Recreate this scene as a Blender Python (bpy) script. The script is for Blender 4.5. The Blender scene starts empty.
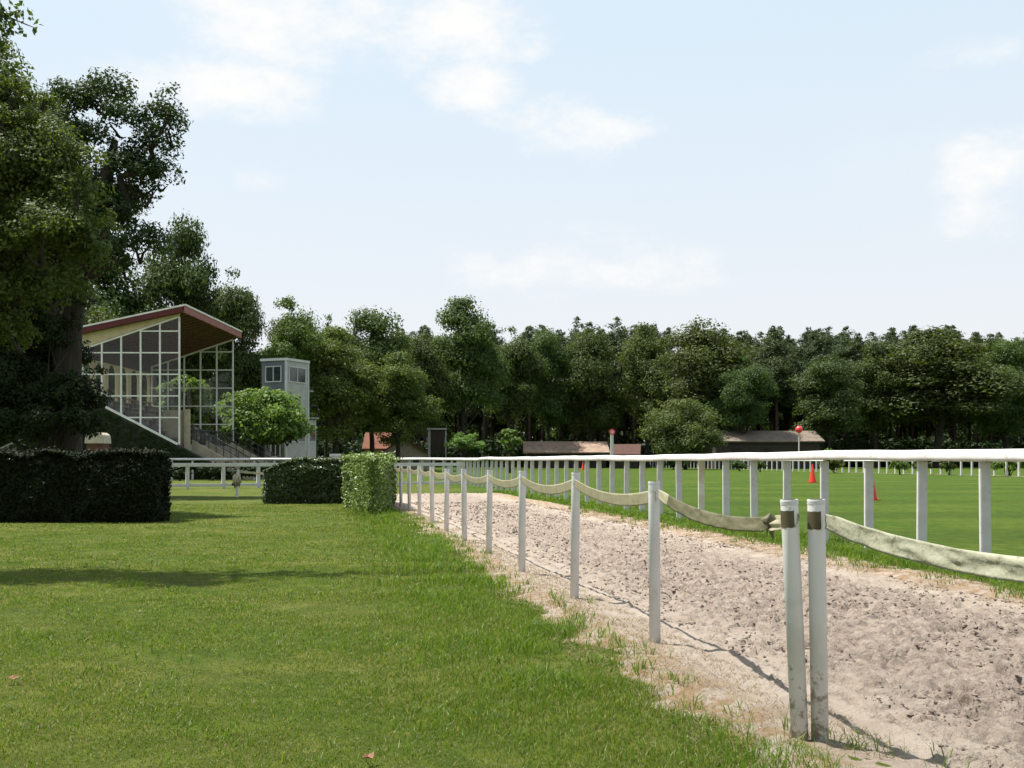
import bpy, math, random
import numpy as np
from mathutils import Vector, Matrix

SC = bpy.context.scene
COL = SC.collection
F = 1080.0; CX = 512.0; HY = 460.0; CAMZ = 1.35
rad = math.radians
# track frame: u along the track, v across it (to the right)
DU = np.array([-0.1753, 0.9845]); DV = np.array([0.9845, 0.1753])
def uv(u, v): 
    p = DU*u + DV*v
    return float(p[0]), float(p[1])
def to_uv(x, y): return x*DU[0]+y*DU[1], x*DV[0]+y*DV[1]
def G(px, py):                       # ground point from a measured base
    d = F*CAMZ/(py-HY)
    return (px-CX)/F*d, d
def X(px, d): return (px-CX)/F*d
def Z(py, d): return CAMZ+(HY-py)/F*d

# ---------------------------------------------------------------- noise
def _h(ix, iy, s):
    n = (ix.astype(np.int64)*374761393 + iy.astype(np.int64)*668265263 + s*1442695041) & 0x7fffffff
    n = ((n ^ (n >> 13))*1274126177) & 0x7fffffff
    n = n ^ (n >> 16)
    return (n & 0xffff)/65535.0
def vnoise(x, y, s=0):
    x = np.asarray(x, float); y = np.asarray(y, float)
    ix = np.floor(x).astype(np.int64); iy = np.floor(y).astype(np.int64)
    fx = x-ix; fy = y-iy
    fx = fx*fx*(3-2*fx); fy = fy*fy*(3-2*fy)
    a = _h(ix, iy, s)*(1-fx)+_h(ix+1, iy, s)*fx
    b = _h(ix, iy+1, s)*(1-fx)+_h(ix+1, iy+1, s)*fx
    return a*(1-fy)+b*fy
def fbm(x, y, s=0, o=3):
    t = 0; a = 1; w = 0
    for k in range(o):
        t = t + a*vnoise(x*2**k, y*2**k, s+k*17); w += a; a *= .5
    return t/w
def sstep(a, b, x):
    t = np.clip((x-a)/(b-a), 0, 1); return t*t*(3-2*t)

# ---------------------------------------------------------------- materials
def newmat(name):
    m = bpy.data.materials.new(name); m.use_nodes = True
    nt = m.node_tree; nt.nodes.clear()
    out = nt.nodes.new('ShaderNodeOutputMaterial')
    return m, nt, out
def N(nt, t, **kw):
    n = nt.nodes.new(t)
    for k, v in kw.items():
        if k in n.inputs.keys(): n.inputs[k].default_value = v
        else: setattr(n, k, v)
    return n
def L(nt, a, b): nt.links.new(a, b)
def mixcol(nt, fac, a, b, mode='MIX'):
    n = nt.nodes.new('ShaderNodeMix'); n.data_type = 'RGBA'; n.blend_type = mode
    for s, v in ((n.inputs[0], fac), (n.inputs[6], a), (n.inputs[7], b)):
        if hasattr(v, 'is_output'): nt.links.new(v, s)
        elif isinstance(v, (int, float)): s.default_value = v
        else: s.default_value = (*v[:3], 1)
    return n.outputs[2]
def ramp(nt, val, lo, hi):
    n = nt.nodes.new('ShaderNodeMapRange'); n.interpolation_type = 'SMOOTHSTEP'
    n.inputs[1].default_value = lo; n.inputs[2].default_value = hi
    nt.links.new(val, n.inputs[0]); return n.outputs[0]
def noise(nt, vec, scale, detail=4, rough=.6):
    n = N(nt, 'ShaderNodeTexNoise'); n.inputs['Scale'].default_value = scale
    n.inputs['Detail'].default_value = detail; n.inputs['Roughness'].default_value = rough
    if vec is not None: L(nt, vec, n.inputs['Vector'])
    return n.outputs[0]
def stain(name, c1, c2, scale=3., rough=.6, lo=.4, hi=.65, bump=0., bscale=40., c3=None, s3=20., stretch=None, spec=.3):
    m, nt, out = newmat(name)
    tc = N(nt, 'ShaderNodeTexCoord').outputs['Object']
    if stretch:
        mp = N(nt, 'ShaderNodeMapping'); mp.inputs['Scale'].default_value = stretch
        L(nt, tc, mp.inputs['Vector']); tc = mp.outputs[0]
    col = mixcol(nt, ramp(nt, noise(nt, tc, scale), lo, hi), c1, c2)
    if c3: col = mixcol(nt, ramp(nt, noise(nt, tc, s3), .58, .7), col, c3)
    b = N(nt, 'ShaderNodeBsdfPrincipled'); b.inputs['Roughness'].default_value = rough
    b.inputs['Specular IOR Level'].default_value = spec
    L(nt, col, b.inputs['Base Color'])
    if bump:
        bp = N(nt, 'ShaderNodeBump'); bp.inputs['Strength'].default_value = bump
        bp.inputs['Distance'].default_value = .02
        L(nt, noise(nt, tc, bscale), bp.inputs['Height']); L(nt, bp.outputs[0], b.inputs['Normal'])
    L(nt, b.outputs[0], out.inputs[0]); return m
def leafmat(name, c1, c2, trans=.35, hue=.12, rough=.55, spec=.25, c3=None):
    m, nt, out = newmat(name)
    g = N(nt, 'ShaderNodeNewGeometry'); oi = N(nt, 'ShaderNodeObjectInfo')
    col = mixcol(nt, g.outputs['Random Per Island'], c1, c2)
    if c3:
        gt = N(nt, 'ShaderNodeMath', operation='GREATER_THAN'); gt.inputs[1].default_value = .9
        L(nt, g.outputs['Random Per Island'], gt.inputs[0]); col = mixcol(nt, gt.outputs[0], col, c3)
    hs = N(nt, 'ShaderNodeHueSaturation')
    mr = N(nt, 'ShaderNodeMapRange'); mr.inputs[3].default_value = .5-hue*.25; mr.inputs[4].default_value = .5+hue*.18
    L(nt, oi.outputs['Random'], mr.inputs[0]); L(nt, mr.outputs[0], hs.inputs['Hue'])
    mr2 = N(nt, 'ShaderNodeMapRange'); mr2.inputs[3].default_value = 1-hue*2.2; mr2.inputs[4].default_value = 1+hue*2.2
    wn = N(nt, 'ShaderNodeTexWhiteNoise', noise_dimensions='1D'); L(nt, oi.outputs['Random'], wn.inputs['W'])
    L(nt, wn.outputs[0], mr2.inputs[0]); L(nt, mr2.outputs[0], hs.inputs['Value'])
    L(nt, col, hs.inputs['Color'])
    b = N(nt, 'ShaderNodeBsdfPrincipled'); b.inputs['Roughness'].default_value = rough
    b.inputs['Specular IOR Level'].default_value = spec
    L(nt, hs.outputs[0], b.inputs['Base Color'])
    t = N(nt, 'ShaderNodeBsdfTranslucent')
    tcol = mixcol(nt, 1., hs.outputs[0], (1.5, 1.5, .7), 'MULTIPLY'); L(nt, tcol, t.inputs[0])
    mx = N(nt, 'ShaderNodeMixShader'); mx.inputs[0].default_value = trans
    L(nt, b.outputs[0], mx.inputs[1]); L(nt, t.outputs[0], mx.inputs[2]); L(nt, mx.outputs[0], out.inputs[0])
    return m
def glassmat(name, tint=(.85, .9, .88)):
    m, nt, out = newmat(name)
    t = N(nt, 'ShaderNodeBsdfTransparent'); t.inputs[0].default_value = (*tint, 1)
    g = N(nt, 'ShaderNodeBsdfGlossy'); g.inputs['Roughness'].default_value = .03
    fr = N(nt, 'ShaderNodeFresnel'); fr.inputs[0].default_value = 1.45
    mx = N(nt, 'ShaderNodeMixShader'); L(nt, fr.outputs[0], mx.inputs[0])
    L(nt, t.outputs[0], mx.inputs[1]); L(nt, g.outputs[0], mx.inputs[2]); L(nt, mx.outputs[0], out.inputs[0])
    return m

M = {}
M['white'] = stain('white_paint', (.53, .53, .52), (.46, .46, .44), 4, .45, c3=(.42, .41, .36), s3=9, bump=.15, bscale=60)
M['post'] = stain('white_plastic', (.60, .60, .595), (.53, .53, .52), 3, .4, c3=(.44, .44, .40), s3=14, bump=.1, bscale=50)
def post_dirty():
    m, nt, out = newmat('dirty_white_plastic')
    tc = N(nt, 'ShaderNodeTexCoord').outputs['Object']
    sx = N(nt, 'ShaderNodeSeparateXYZ'); L(nt, tc, sx.inputs[0])
    oi = N(nt, 'ShaderNodeObjectInfo'); va = N(nt, 'ShaderNodeVectorMath', operation='MULTIPLY_ADD'); va.inputs[1].default_value = (1, 1, 1); L(nt, tc, va.inputs[0]); L(nt, oi.outputs['Location'], va.inputs[2]); tc = va.outputs[0]
    n1 = noise(nt, tc, 16, 5, .7); n2 = noise(nt, tc, 45, 4, .7)
    mth = N(nt, 'ShaderNodeMath', operation='MULTIPLY_ADD'); mth.inputs[1].default_value = -.5; mth.inputs[2].default_value = .15
    L(nt, sx.outputs[2], mth.inputs[0])
    ad = N(nt, 'ShaderNodeMath', operation='ADD'); L(nt, mth.outputs[0], ad.inputs[0]); L(nt, n1, ad.inputs[1])
    base = mixcol(nt, ramp(nt, noise(nt, tc, 5), .4, .7), (.60, .60, .58), (.52, .52, .49))
    base = mixcol(nt, ramp(nt, ad.outputs[0], .56, .68), base, (.23, .21, .16))
    base = mixcol(nt, ramp(nt, n2, .66, .72), base, (.33, .31, .25))
    b = N(nt, 'ShaderNodeBsdfPrincipled'); b.inputs['Roughness'].default_value = .45
    L(nt, base, b.inputs['Base Color']); L(nt, b.outputs[0], out.inputs[0]); return m
M['postdirty'] = post_dirty()
M['rail'] = stain('weathered_white_rail', (.62, .62, .60), (.53, .52, .49), 2.5, .4, c3=(.44, .40, .34), s3=6, bump=.25, bscale=8)
M['tape'] = None
def tape(name, c1, c2, c3, tr=.35, sc=9, bst=.35):
    m, nt, out = newmat(name)
    tc = N(nt, 'ShaderNodeTexCoord').outputs['Object']
    col = mixcol(nt, ramp(nt, noise(nt, tc, sc, 5, .7), .4, .62), c1, c2)
    col = mixcol(nt, ramp(nt, noise(nt, tc, sc*4, 5, .7), .56, .68), col, c3)
    d = N(nt, 'ShaderNodeBsdfPrincipled'); d.inputs['Roughness'].default_value = .6; L(nt, col, d.inputs['Base Color'])
    t = N(nt, 'ShaderNodeBsdfTranslucent'); L(nt, col, t.inputs[0])
    bp = N(nt, 'ShaderNodeBump'); bp.inputs['Strength'].default_value = bst; bp.inputs['Distance'].default_value = .015
    L(nt, noise(nt, tc, 30, 5, .6), bp.inputs['Height']); L(nt, bp.outputs[0], d.inputs['Normal'])
    mx = N(nt, 'ShaderNodeMixShader'); mx.inputs[0].default_value = tr
    L(nt, d.outputs[0], mx.inputs[1]); L(nt, t.outputs[0], mx.inputs[2]); L(nt, mx.outputs[0], out.inputs[0]); return m
M['tape'] = tape('pale_tape', (.56, .53, .38), (.49, .46, .31), (.42, .39, .25), .5, 5, .05)
M['tapegreen'] = tape('mildewed_tape', (.105, .098, .048), (.072, .066, .030), (.16, .15, .08), .08, 6)
M['tapegrey'] = tape('crumpled_tape', (.40, .395, .29), (.33, .33, .23), (.20, .20, .125), .25, 4, .5)  # third colour paints dark wrinkle shade into the tape
M['wrap'] = stain('brown_stained_band', (.085, .072, .035), (.055, .045, .022), 12, .7)
M['cream'] = stain('cream_plaster', (.52, .44, .28), (.45, .38, .235), 2, .8, bump=.1)
M['creamdull'] = stain('dull_cream_concrete', (.36, .31, .22), (.28, .24, .17), 2, .85, bump=.2, c3=(.22, .19, .14), s3=5)
M['concrete'] = stain('grey_concrete', (.27, .26, .24), (.20, .19, .18), 2, .9, bump=.2)
M['redfascia'] = stain('dark_red_paint', (.10, .016, .015), (.075, .014, .013), 3, .5)
M['roofwhite'] = stain('white_roof_sheet', (.75, .74, .70), (.62, .60, .56), 3, .5)
M['soffit'] = stain('brown_boarding', (.15, .085, .05), (.10, .055, .035), 1.2, .7, stretch=(6, .6, 1), c3=(.19, .12, .08), s3=3)
M['mullion'] = stain('white_frame_paint', (.74, .74, .68), (.66, .66, .60), 2, .5)
M['glass'] = glassmat('clear_glass', (.88, .91, .89))
M['darkglass'] = stain('dark_window_glass', (.05, .06, .065), (.03, .035, .04), 1.2, .06, spec=.7)
M['dark'] = stain('dark_opening', (.02, .018, .016), (.03, .026, .022), 2, .8)
M['iron'] = stain('dark_painted_iron', (.035, .035, .035), (.06, .055, .05), 8, .5)
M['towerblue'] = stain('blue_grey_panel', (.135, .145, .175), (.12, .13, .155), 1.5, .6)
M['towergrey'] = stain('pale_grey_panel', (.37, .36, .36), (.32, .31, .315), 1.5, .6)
M['towertrim'] = stain('light_trim', (.52, .52, .52), (.45, .45, .45), 2, .5)
M['tile'] = stain('orange_roof_tiles', (.145, .052, .026), (.11, .042, .022), 1.5, .85, c3=(.09, .045, .032), s3=6, bump=.6, bscale=6)
M['redroof'] = stain('dull_red_roof', (.085, .042, .033), (.065, .034, .028), 2, .9, bump=.4, bscale=6)
M['tilepale'] = stain('pale_sunlit_tiles', (.29, .21, .155), (.20, .14, .105), 1.2, .85, c3=(.26, .17, .12), s3=3, bump=.5, bscale=6)  # sunlight and gaps of tree shade put into the tile colours
M['tilebrown'] = stain('grey_brown_tiles', (.17, .135, .105), (.125, .10, .08), 1., .9, c3=(.20, .16, .125), s3=3, bump=.5, bscale=6)
M['wood'] = stain('dark_barn_boards', (.035, .028, .024), (.05, .04, .032), 2, .85, stretch=(4, 4, .4))
M['red'] = stain('red_plastic', (.62, .035, .02), (.54, .03, .018), 3, .4)
M['redball'] = stain('glossy_red', (.80, .05, .06), (.72, .04, .05), 2, .3, spec=.5)
M['bark'] = stain('oak_bark', (.040, .033, .026), (.024, .020, .016), 5, .95, bump=.8, bscale=18, stretch=(1, 1, .3))
M['pinebark'] = stain('pine_bark', (.10, .068, .052), (.06, .042, .034), 4, .95, bump=.6, bscale=10, stretch=(1, 1, .3))
M['twig'] = stain('dark_hedge_core', (.022, .022, .012), (.03, .028, .016), 6, .95)
M['oak'] = leafmat('oak_leaf', (.038, .064, .016), (.082, .118, .030), .36, .10)
M['oakdark'] = leafmat('dark_oak_leaf', (.024, .044, .011), (.052, .082, .020), .30, .08)
M['oaklight'] = leafmat('light_oak_leaf', (.056, .088, .018), (.105, .140, .032), .38, .08)
M['oakbrown'] = leafmat('olive_leaf', (.042, .064, .018), (.076, .104, .028), .32, .06)
M['pine'] = leafmat('pine_needle', (.040, .062, .025), (.070, .094, .036), .28, .10)
M['plane'] = leafmat('plane_tree_leaf', (.075, .135, .026), (.135, .205, .05), .4, .05)
M['ivy'] = leafmat('ivy_leaf', (.012, .024, .006), (.022, .038, .010), .12, .05, .6, .12)
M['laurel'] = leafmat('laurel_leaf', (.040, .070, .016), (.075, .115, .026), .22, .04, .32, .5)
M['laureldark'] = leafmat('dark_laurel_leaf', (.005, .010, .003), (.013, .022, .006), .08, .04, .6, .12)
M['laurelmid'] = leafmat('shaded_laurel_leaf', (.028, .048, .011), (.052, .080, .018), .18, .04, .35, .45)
M['laurellight'] = leafmat('sunlit_laurel_leaf', (.085, .145, .020), (.155, .220, .042), .10, .04, .38, .35)  # laurel leaf lightened for the hedge in sun; sunlight put into the colour
M['grass'] = leafmat('lawn_blade', (.064, .118, .008), (.132, .182, .018), .4, .0, .5, .3, c3=(.27, .235, .12))
M['weed'] = leafmat('long_grass_blade', (.070, .135, .012), (.125, .195, .024), .42, .0, .5, .3, c3=(.17, .19, .05))
M['straw'] = leafmat('straw', (.30, .235, .15), (.19, .135, .08), .2, .0, .7, .2)
M['clod'] = stain('dry_clod', (.085, .064, .053), (.18, .142, .118), 7, .95)
M['dryleaf'] = stain('dry_leaf', (.22, .105, .05), (.14, .065, .035), 25, .7)

# ---------------------------------------------------------------- mesh building
def mesh_np(name, V, Fq, mat=None, smooth=False):
    V = np.asarray(V, np.float32).reshape(-1, 3); Fq = np.asarray(Fq, np.int32)
    k = Fq.shape[1]; nf = Fq.shape[0]
    me = bpy.data.meshes.new(name)
    me.vertices.add(len(V)); me.vertices.foreach_set('co', V.ravel())
    me.loops.add(nf*k); me.loops.foreach_set('vertex_index', Fq.ravel())
    me.polygons.add(nf); me.polygons.foreach_set('loop_start', np.arange(0, nf*k, k, dtype=np.int32))
    me.polygons.foreach_set('use_smooth', np.full(nf, smooth, bool))
    me.update(calc_edges=True); me.validate()
    if mat: me.materials.append(mat)
    return me
def link(name, me, parent=None):
    o = bpy.data.objects.new(name, me); COL.objects.link(o)
    if parent: o.parent = parent
    return o
class MB:
    def __init__(s): s.v = []; s.f = []
    def add(s, vs, fs):
        b = len(s.v); s.v += [tuple(map(float, p)) for p in vs]; s.f += [tuple(b+i for i in f) for f in fs]; return s
    def box(s, c, d, rz=0., rot=None):
        hx, hy, hz = d[0]/2, d[1]/2, d[2]/2
        P = [Vector((x, y, z)) for z in (-hz, hz) for x, y in ((-hx, -hy), (hx, -hy), (hx, hy), (-hx, hy))]
        R = rot if rot is not None else Matrix.Rotation(rz, 3, 'Z')
        C = Vector(c)
        return s.add([R @ p + C for p in P], [(3, 2, 1, 0), (4, 5, 6, 7), (0, 1, 5, 4), (1, 2, 6, 5), (2, 3, 7, 6), (3, 0, 4, 7)])
    def bar(s, a, b, w, h=None):
        a = Vector(a); b = Vector(b); d = b-a; h = h or w
        q = d.to_track_quat('X', 'Z').to_matrix()
        return s.box((a+b)/2, (d.length, w, h), rot=q)
    def prism(s, poly, axis, a, b):                 # poly in the two other axes (order kept)
        n = len(poly)
        def mk(p, t): return {'y': (p[0], t, p[1]), 'z': (p[0], p[1], t), 'x': (t, p[0], p[1])}[axis]
        vs = [mk(p, a) for p in poly]+[mk(p, b) for p in poly]
        fs = [tuple(range(n))[::-1], tuple(range(n, 2*n))]+[(i, (i+1) % n, n+(i+1) % n, n+i) for i in range(n)]
        return s.add(vs, fs)
    def tube(s, pts, r, n=8, cap=True):
        pts = [Vector(p) for p in pts]; m = len(pts); r = r if hasattr(r, '__len__') else [r]*m
        vs = []; ref = Vector((.31, .95, .05)).normalized()
        for i, p in enumerate(pts):
            t = (pts[min(i+1, m-1)]-pts[max(i-1, 0)]).normalized()
            a = t.cross(ref); a = a.normalized() if a.length > 1e-3 else t.orthogonal().normalized()
            b = t.cross(a)
            for k in range(n):
                th = 2*math.pi*k/n; vs.append(p+(a*math.cos(th)+b*math.sin(th))*r[i])
        fs = [(i*n+k, i*n+(k+1) % n, (i+1)*n+(k+1) % n, (i+1)*n+k) for i in range(m-1) for k in range(n)]
        if cap: fs += [tuple(range(n))[::-1], tuple((m-1)*n+k for k in range(n))]
        return s.add(vs, fs)
    def lathe(s, prof, n=16, c=(0, 0, 0)):
        vs = [(c[0]+r*math.cos(2*math.pi*k/n), c[1]+r*math.sin(2*math.pi*k/n), c[2]+z) for r, z in prof for k in range(n)]
        m = len(prof)
        fs = [(i*n+k, i*n+(k+1) % n, (i+1)*n+(k+1) % n, (i+1)*n+k) for i in range(m-1) for k in range(n)]
        fs += [tuple(range(n))[::-1], tuple((m-1)*n+k for k in range(n))]
        return s.add(vs, fs)
    def mesh(s, name, mat, smooth=False, bevel=0):
        me = bpy.data.meshes.new(name); me.from_pydata(s.v, [], s.f)
        import bmesh
        bm = bmesh.new(); bm.from_mesh(me)
        bmesh.ops.recalc_face_normals(bm, faces=bm.faces)
        if bevel: bmesh.ops.bevel(bm, geom=bm.edges[:], offset=bevel, segments=2, affect='EDGES', clamp_overlap=True)
        bm.to_mesh(me); bm.free()
        for p in me.polygons: p.use_smooth = smooth
        me.materials.append(mat); return me
    def build(s, name, mat, parent=None, smooth=False, bevel=0):
        return link(name, s.mesh(name, mat, smooth, bevel), parent)

def tag(o, label=None, cat=None, group=None, kind=None):
    if label: o['label'] = label
    if cat: o['category'] = cat
    if group: o['group'] = group
    if kind: o['kind'] = kind
    return o
def thing(name, label, cat, loc=(0, 0, 0), rz=0., group=None):
    o = bpy.data.objects.new(name, None); COL.objects.link(o)
    o.empty_display_size = .2
    o.location = loc; o.rotation_euler = (0, 0, rz); return tag(o, label, cat, group)
def dup(o, parent=None):
    c = o.copy(); COL.objects.link(c)
    if parent: c.parent = parent
    for ch in [k for k in bpy.data.objects if k.parent == o]: dup(ch, c)
    return c

# ---------------------------------------------------------------- foliage
def leaf_quads(P, Nn, size, aspect, rng, nmix=.6, droop=0.):
    n = len(P)
    R = rng.normal(size=(n, 3)); R /= np.linalg.norm(R, axis=1)[:, None]+1e-9
    nn = Nn*nmix+R*(1-nmix)+np.array([0, 0, .15]); nn /= np.linalg.norm(nn, axis=1)[:, None]+1e-9
    q = rng.normal(size=(n, 3)); t = np.cross(nn, q); t /= np.linalg.norm(t, axis=1)[:, None]+1e-9
    t[:, 2] -= droop; b = np.cross(nn, t)
    s = (size*(.6+.8*rng.random(n)))[:, None]
    w = s*aspect
    V = np.stack([P-t*s*.5, P+b*w*.5+t*s*.08-nn*s*.08, P+t*s*.5, P-b*w*.5+t*s*.08-nn*s*.08], 1)
    return V.reshape(-1, 3), np.arange(4*n).reshape(-1, 4)
def ball(n, rng):
    d = rng.normal(size=(n, 3)); d /= np.linalg.norm(d, axis=1)[:, None]+1e-9; return d
def crown_pts(clumps, nleaf, rng, flat=.75, sub=.4, subn=9, wexp=1.6):
    cl = np.array(clumps, float); w = cl[:, 3]**wexp; w /= w.sum()
    nsub = max(int(len(cl)*subn), 1)
    ci = rng.choice(len(cl), nsub, p=w)
    d = ball(nsub, rng); d[:, 2] = np.where(d[:, 2] < -.3, -d[:, 2]*.6, d[:, 2])
    sc = cl[ci, :3]+d*(cl[ci, 3]*(.55+.5*rng.random(nsub)))[:, None]*np.array([1, 1, flat])
    sr = cl[ci, 3]*sub*(.6+.8*rng.random(nsub))
    w2 = sr**(1.3 if wexp < 1 else 2); w2 /= w2.sum()
    si = rng.choice(nsub, nleaf, p=w2); e = ball(nleaf, rng)
    rr = .35+.65*rng.random(nleaf)**.6
    P = sc[si]+e*(sr[si]*rr)[:, None]*np.array([1, 1, .8])
    nn = e*.7+d[si]*.5
    return P, nn
def crown_mesh(name, clumps, nleaf, size, mat, seed, aspect=.62, flat=.75, sub=.4, subn=9, droop=0., nmix=.55, wexp=1.6):
    rng = np.random.default_rng(seed)
    P, nn = crown_pts(clumps, nleaf, rng, flat, sub, subn, wexp)
    V, Fq = leaf_quads(P, nn, size, aspect, rng, nmix, droop)
    return mesh_np(name, V, Fq, mat)
def limb(mb, a, b, r0, r1, rng, n=6, wob=.08, k=5, up=.12):
    a = np.array(a, float); b = np.array(b, float); ln = np.linalg.norm(b-a)
    pts = []; rs = []
    for i in range(k+1):
        t = i/k; p = a*(1-t)+b*t
        if 0 < i < k: p = p+rng.normal(size=3)*ln*wob*.5
        p[2] += -math.sin(math.pi*t)*ln*up*.5
        pts.append(p); rs.append(r0*(1-t)+r1*t)
    mb.tube(pts, rs, n); return pts
def oak_proto(seed, H=20., R=6., base=.18, nleaf=34000, size=.33, mat=None, nclump=42, name='tree', top=.5):
    rng = np.random.default_rng(seed)
    cl = []
    cz = H*(1+base)/2; hz = H*(1-base)/2
    while len(cl) < nclump:
        p = ball(1, rng)[0]*rng.random()**.42
        r = R*(.24+.18*rng.random())
        x, y, z = p[0]*(R-r*.6), p[1]*(R-r*.6), cz+p[2]*(hz-r*.5)
        f = (z-H*base)/(H*(1-base)); wid = math.sqrt(max(0.05, 1-max(0, f-top)**2/(1-top)**2))
        cl.append((x*wid*(.8+.4*rng.random()), y*wid, z, r))
    cl.append((rng.normal()*R*.15, 0, H-R*.2, R*.22))
    crown = crown_mesh('crown', cl, nleaf, size, mat or M['oak'], seed, sub=.5, subn=26)
    tb = MB(); r0 = H*.017
    trunk = [(0, 0, -.2), (0, 0, .4), (rng.normal()*.15, rng.normal()*.15, H*.18), (rng.normal()*.4, rng.normal()*.4, H*.42), (rng.normal()*.5, 0, H*.68), (rng.normal()*.5, 0, H*.85)]
    tb.tube(trunk, [r0*1.5, r0*1.1, r0*.9, r0*.7, r0*.4, r0*.12], 8)
    tz = [p[2] for p in trunk]
    for c in sorted(cl, key=lambda c: -c[3])[:14]:
        z0 = min(max(c[2]*.55, H*.16), H*.6)
        limb(tb, (np.interp(z0, tz, [p[0] for p in trunk]), np.interp(z0, tz, [p[1] for p in trunk]), z0), c[:3], r0*.3, r0*.06, rng)
    return crown, tb.mesh('trunk', M['bark'], True)
def pine_proto(seed, H=22., R=3.2, nleaf=15000, size=.42, cb=.5):
    rng = np.random.default_rng(seed); cl = []
    lv = 9
    for i in range(lv):
        f = i/(lv-1); z = H*(cb+(1-cb)*f*.97); rr = R*(1-f)**.75*(.8+.5*rng.random())+.55
        m = max(1, int(5*(1-f)+1.5))
        for k in range(m):
            th = 2*math.pi*(k+rng.random()*.8)/m
            cl.append((math.cos(th)*rr*.62, math.sin(th)*rr*.62, z+rng.normal()*.3, rr*.46+.28))
    pass
    for f_ in np.linspace(.80, .985, 7): cl.append((rng.normal()*.15, rng.normal()*.15, H*f_, 1.35*(1-f_)/.2*.9+.35))
    crown = crown_mesh('crown', cl, nleaf, size, M['pine'], seed, aspect=.34, flat=.75, sub=.6, subn=9, wexp=.9)
    tb = MB(); tb.tube([(0, 0, -.2), (rng.normal()*.1, 0, H*.3), (rng.normal()*.2, rng.normal()*.2, H*.6), (0, 0, H*.93)], [.30, .24, .18, .04], 7)
    for c in cl[:18]: limb(tb, (0, 0, c[2]-.6), c[:3], .07, .02, rng, 5, k=3)
    for k in range(8):
        th = rng.random()*6.28; z = H*(.2+.3*rng.random()); l = .6+rng.random()
        tb.tube([(0, 0, z), (math.cos(th)*l, math.sin(th)*l, z+.1)], [.05, .02], 5)
    return crown, tb.mesh('trunk', M['pinebark'], True)
def tree_thing(name, proto, x, y, sxy, sz, rz, label, cat='tree', group=None):
    o = thing(name, label, cat, (x, y, 0), rz, group); o.scale = (sxy, sxy, sz)
    link('crown', proto[0], o); link('trunk', proto[1], o)
    return o

# ---------------------------------------------------------------- ground, track
def lawn_edge(u): return 2.02+.55*sstep(5.0, 4.35, u)+.50*(fbm(u*.8, u*0+3.1, 5)-.5)+.42*(vnoise(u*2.3, u*0, 8)-.5)+.10*(vnoise(u*6.1, u*0, 9)-.5)
def turf_edge(u): return 7.12+.30*(fbm(u*.7, u*0+9.1, 15)-.5)*2+.22*(vnoise(u*2.6, u*0, 18)-.5)
TEND = 45.0
def grass_h(u, v):
    h = .035*(fbm(u*.35, v*.35, 31)-.5)+.018*(vnoise(u*3, v*3, 37)-.5)
    return h
def sand_h(u, v):
    smooth = sstep(3.05, 3.5, v+.25*(fbm(u*.5, v*0, 51)-.5))*(1-sstep(5.9, 6.6, v+.3*(fbm(u*.6, v*0, 53)-.5)))
    n1 = fbm(u*5.5, v*6.5, 61, 3)-.5; n2 = vnoise(u*11, v*13, 67)-.5
    pit = vnoise(u*4.2, v*5.2, 71); pits = -np.clip(pit-.60, 0, 1)*.16
    n3 = vnoise(u*21, v*23, 69)-.5; n4 = np.abs(fbm(u*9, v*9, 73, 2)-.5); pp = np.clip(vnoise(u*7.5, v*8.5, 72)-.62, 0, 1)*.22
    h = smooth*(.040*n1+.040*n2+.034*n3+.06*n4+pits*.9-pp)+(1-smooth)*(.026*n1+.018*n2+.014*n3+pits*.14)
    rid = np.sin((v+.10*fbm(u*.25, v*0, 77))*2*math.pi/.24)
    h += .009*rid*sstep(2.5, 2.9, v)*(1-sstep(3.6, 4.2, v))
    h += .007*rid*sstep(3.4, 4.0, v)*(1-sstep(5.4, 5.8, v))*sstep(.35, .65, fbm(u*.3, v*.4, 79))
    h += .006*rid*sstep(5.6, 6.0, v)*(1-sstep(6.6, 7.0, v))
    h += .05*np.exp(-((v-2.2)/.35)**2)+.04*np.exp(-((v-6.95)/.35)**2)
    h += -.03-.10*sstep(TEND-1.5, TEND+.8, u+.8*(fbm(v*1.1, v*0, 3)-.5))
    return h
def ground_h(u, v):
    g = grass_h(u, v)
    e1 = lawn_edge(u); e2 = turf_edge(u)
    ins = sstep(-.16, .22, v-e1)*sstep(-.16, .22, e2-v)*(1-sstep(TEND-1.0, TEND+.6, u))
    return g*(1-ins)+(-.16)*ins
def axis(parts):
    a = []
    for lo, hi, st in parts: a += list(np.arange(lo, hi-1e-6, st))
    a.append(parts[-1][1]); return np.array(a)
def tensor(us, vs, hf):
    U, Vv = np.meshgrid(us, vs, indexing='ij'); H = hf(U, Vv)
    P = np.stack([DU[0]*U+DV[0]*Vv, DU[1]*U+DV[1]*Vv, H], -1).reshape(-1, 3)
    nu, nv = len(us), len(vs); i = np.arange(nu-1)[:, None]*nv+np.arange(nv-1)[None, :]
    Fq = np.stack([i, i+1, i+nv+1, i+nv], -1).reshape(-1, 4)[:, ::-1]
    return P, Fq
gu = axis([(-2500, -100, 400), (-100, -10, 15), (-10, 2, 1), (2, 20, .12), (20, 48, .3), (48, 100, 3), (100, 400, 30), (400, 3000, 400)])
gv = axis([(-2500, -300, 400), (-300, -30, 30), (-30, -8, 2), (-8, 1.4, .25), (1.4, 2.6, .06), (2.6, 6.4, .4), (6.4, 7.8, .06), (7.8, 12, .4), (12, 60, 4), (60, 300, 30), (300, 2500, 400)])
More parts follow.
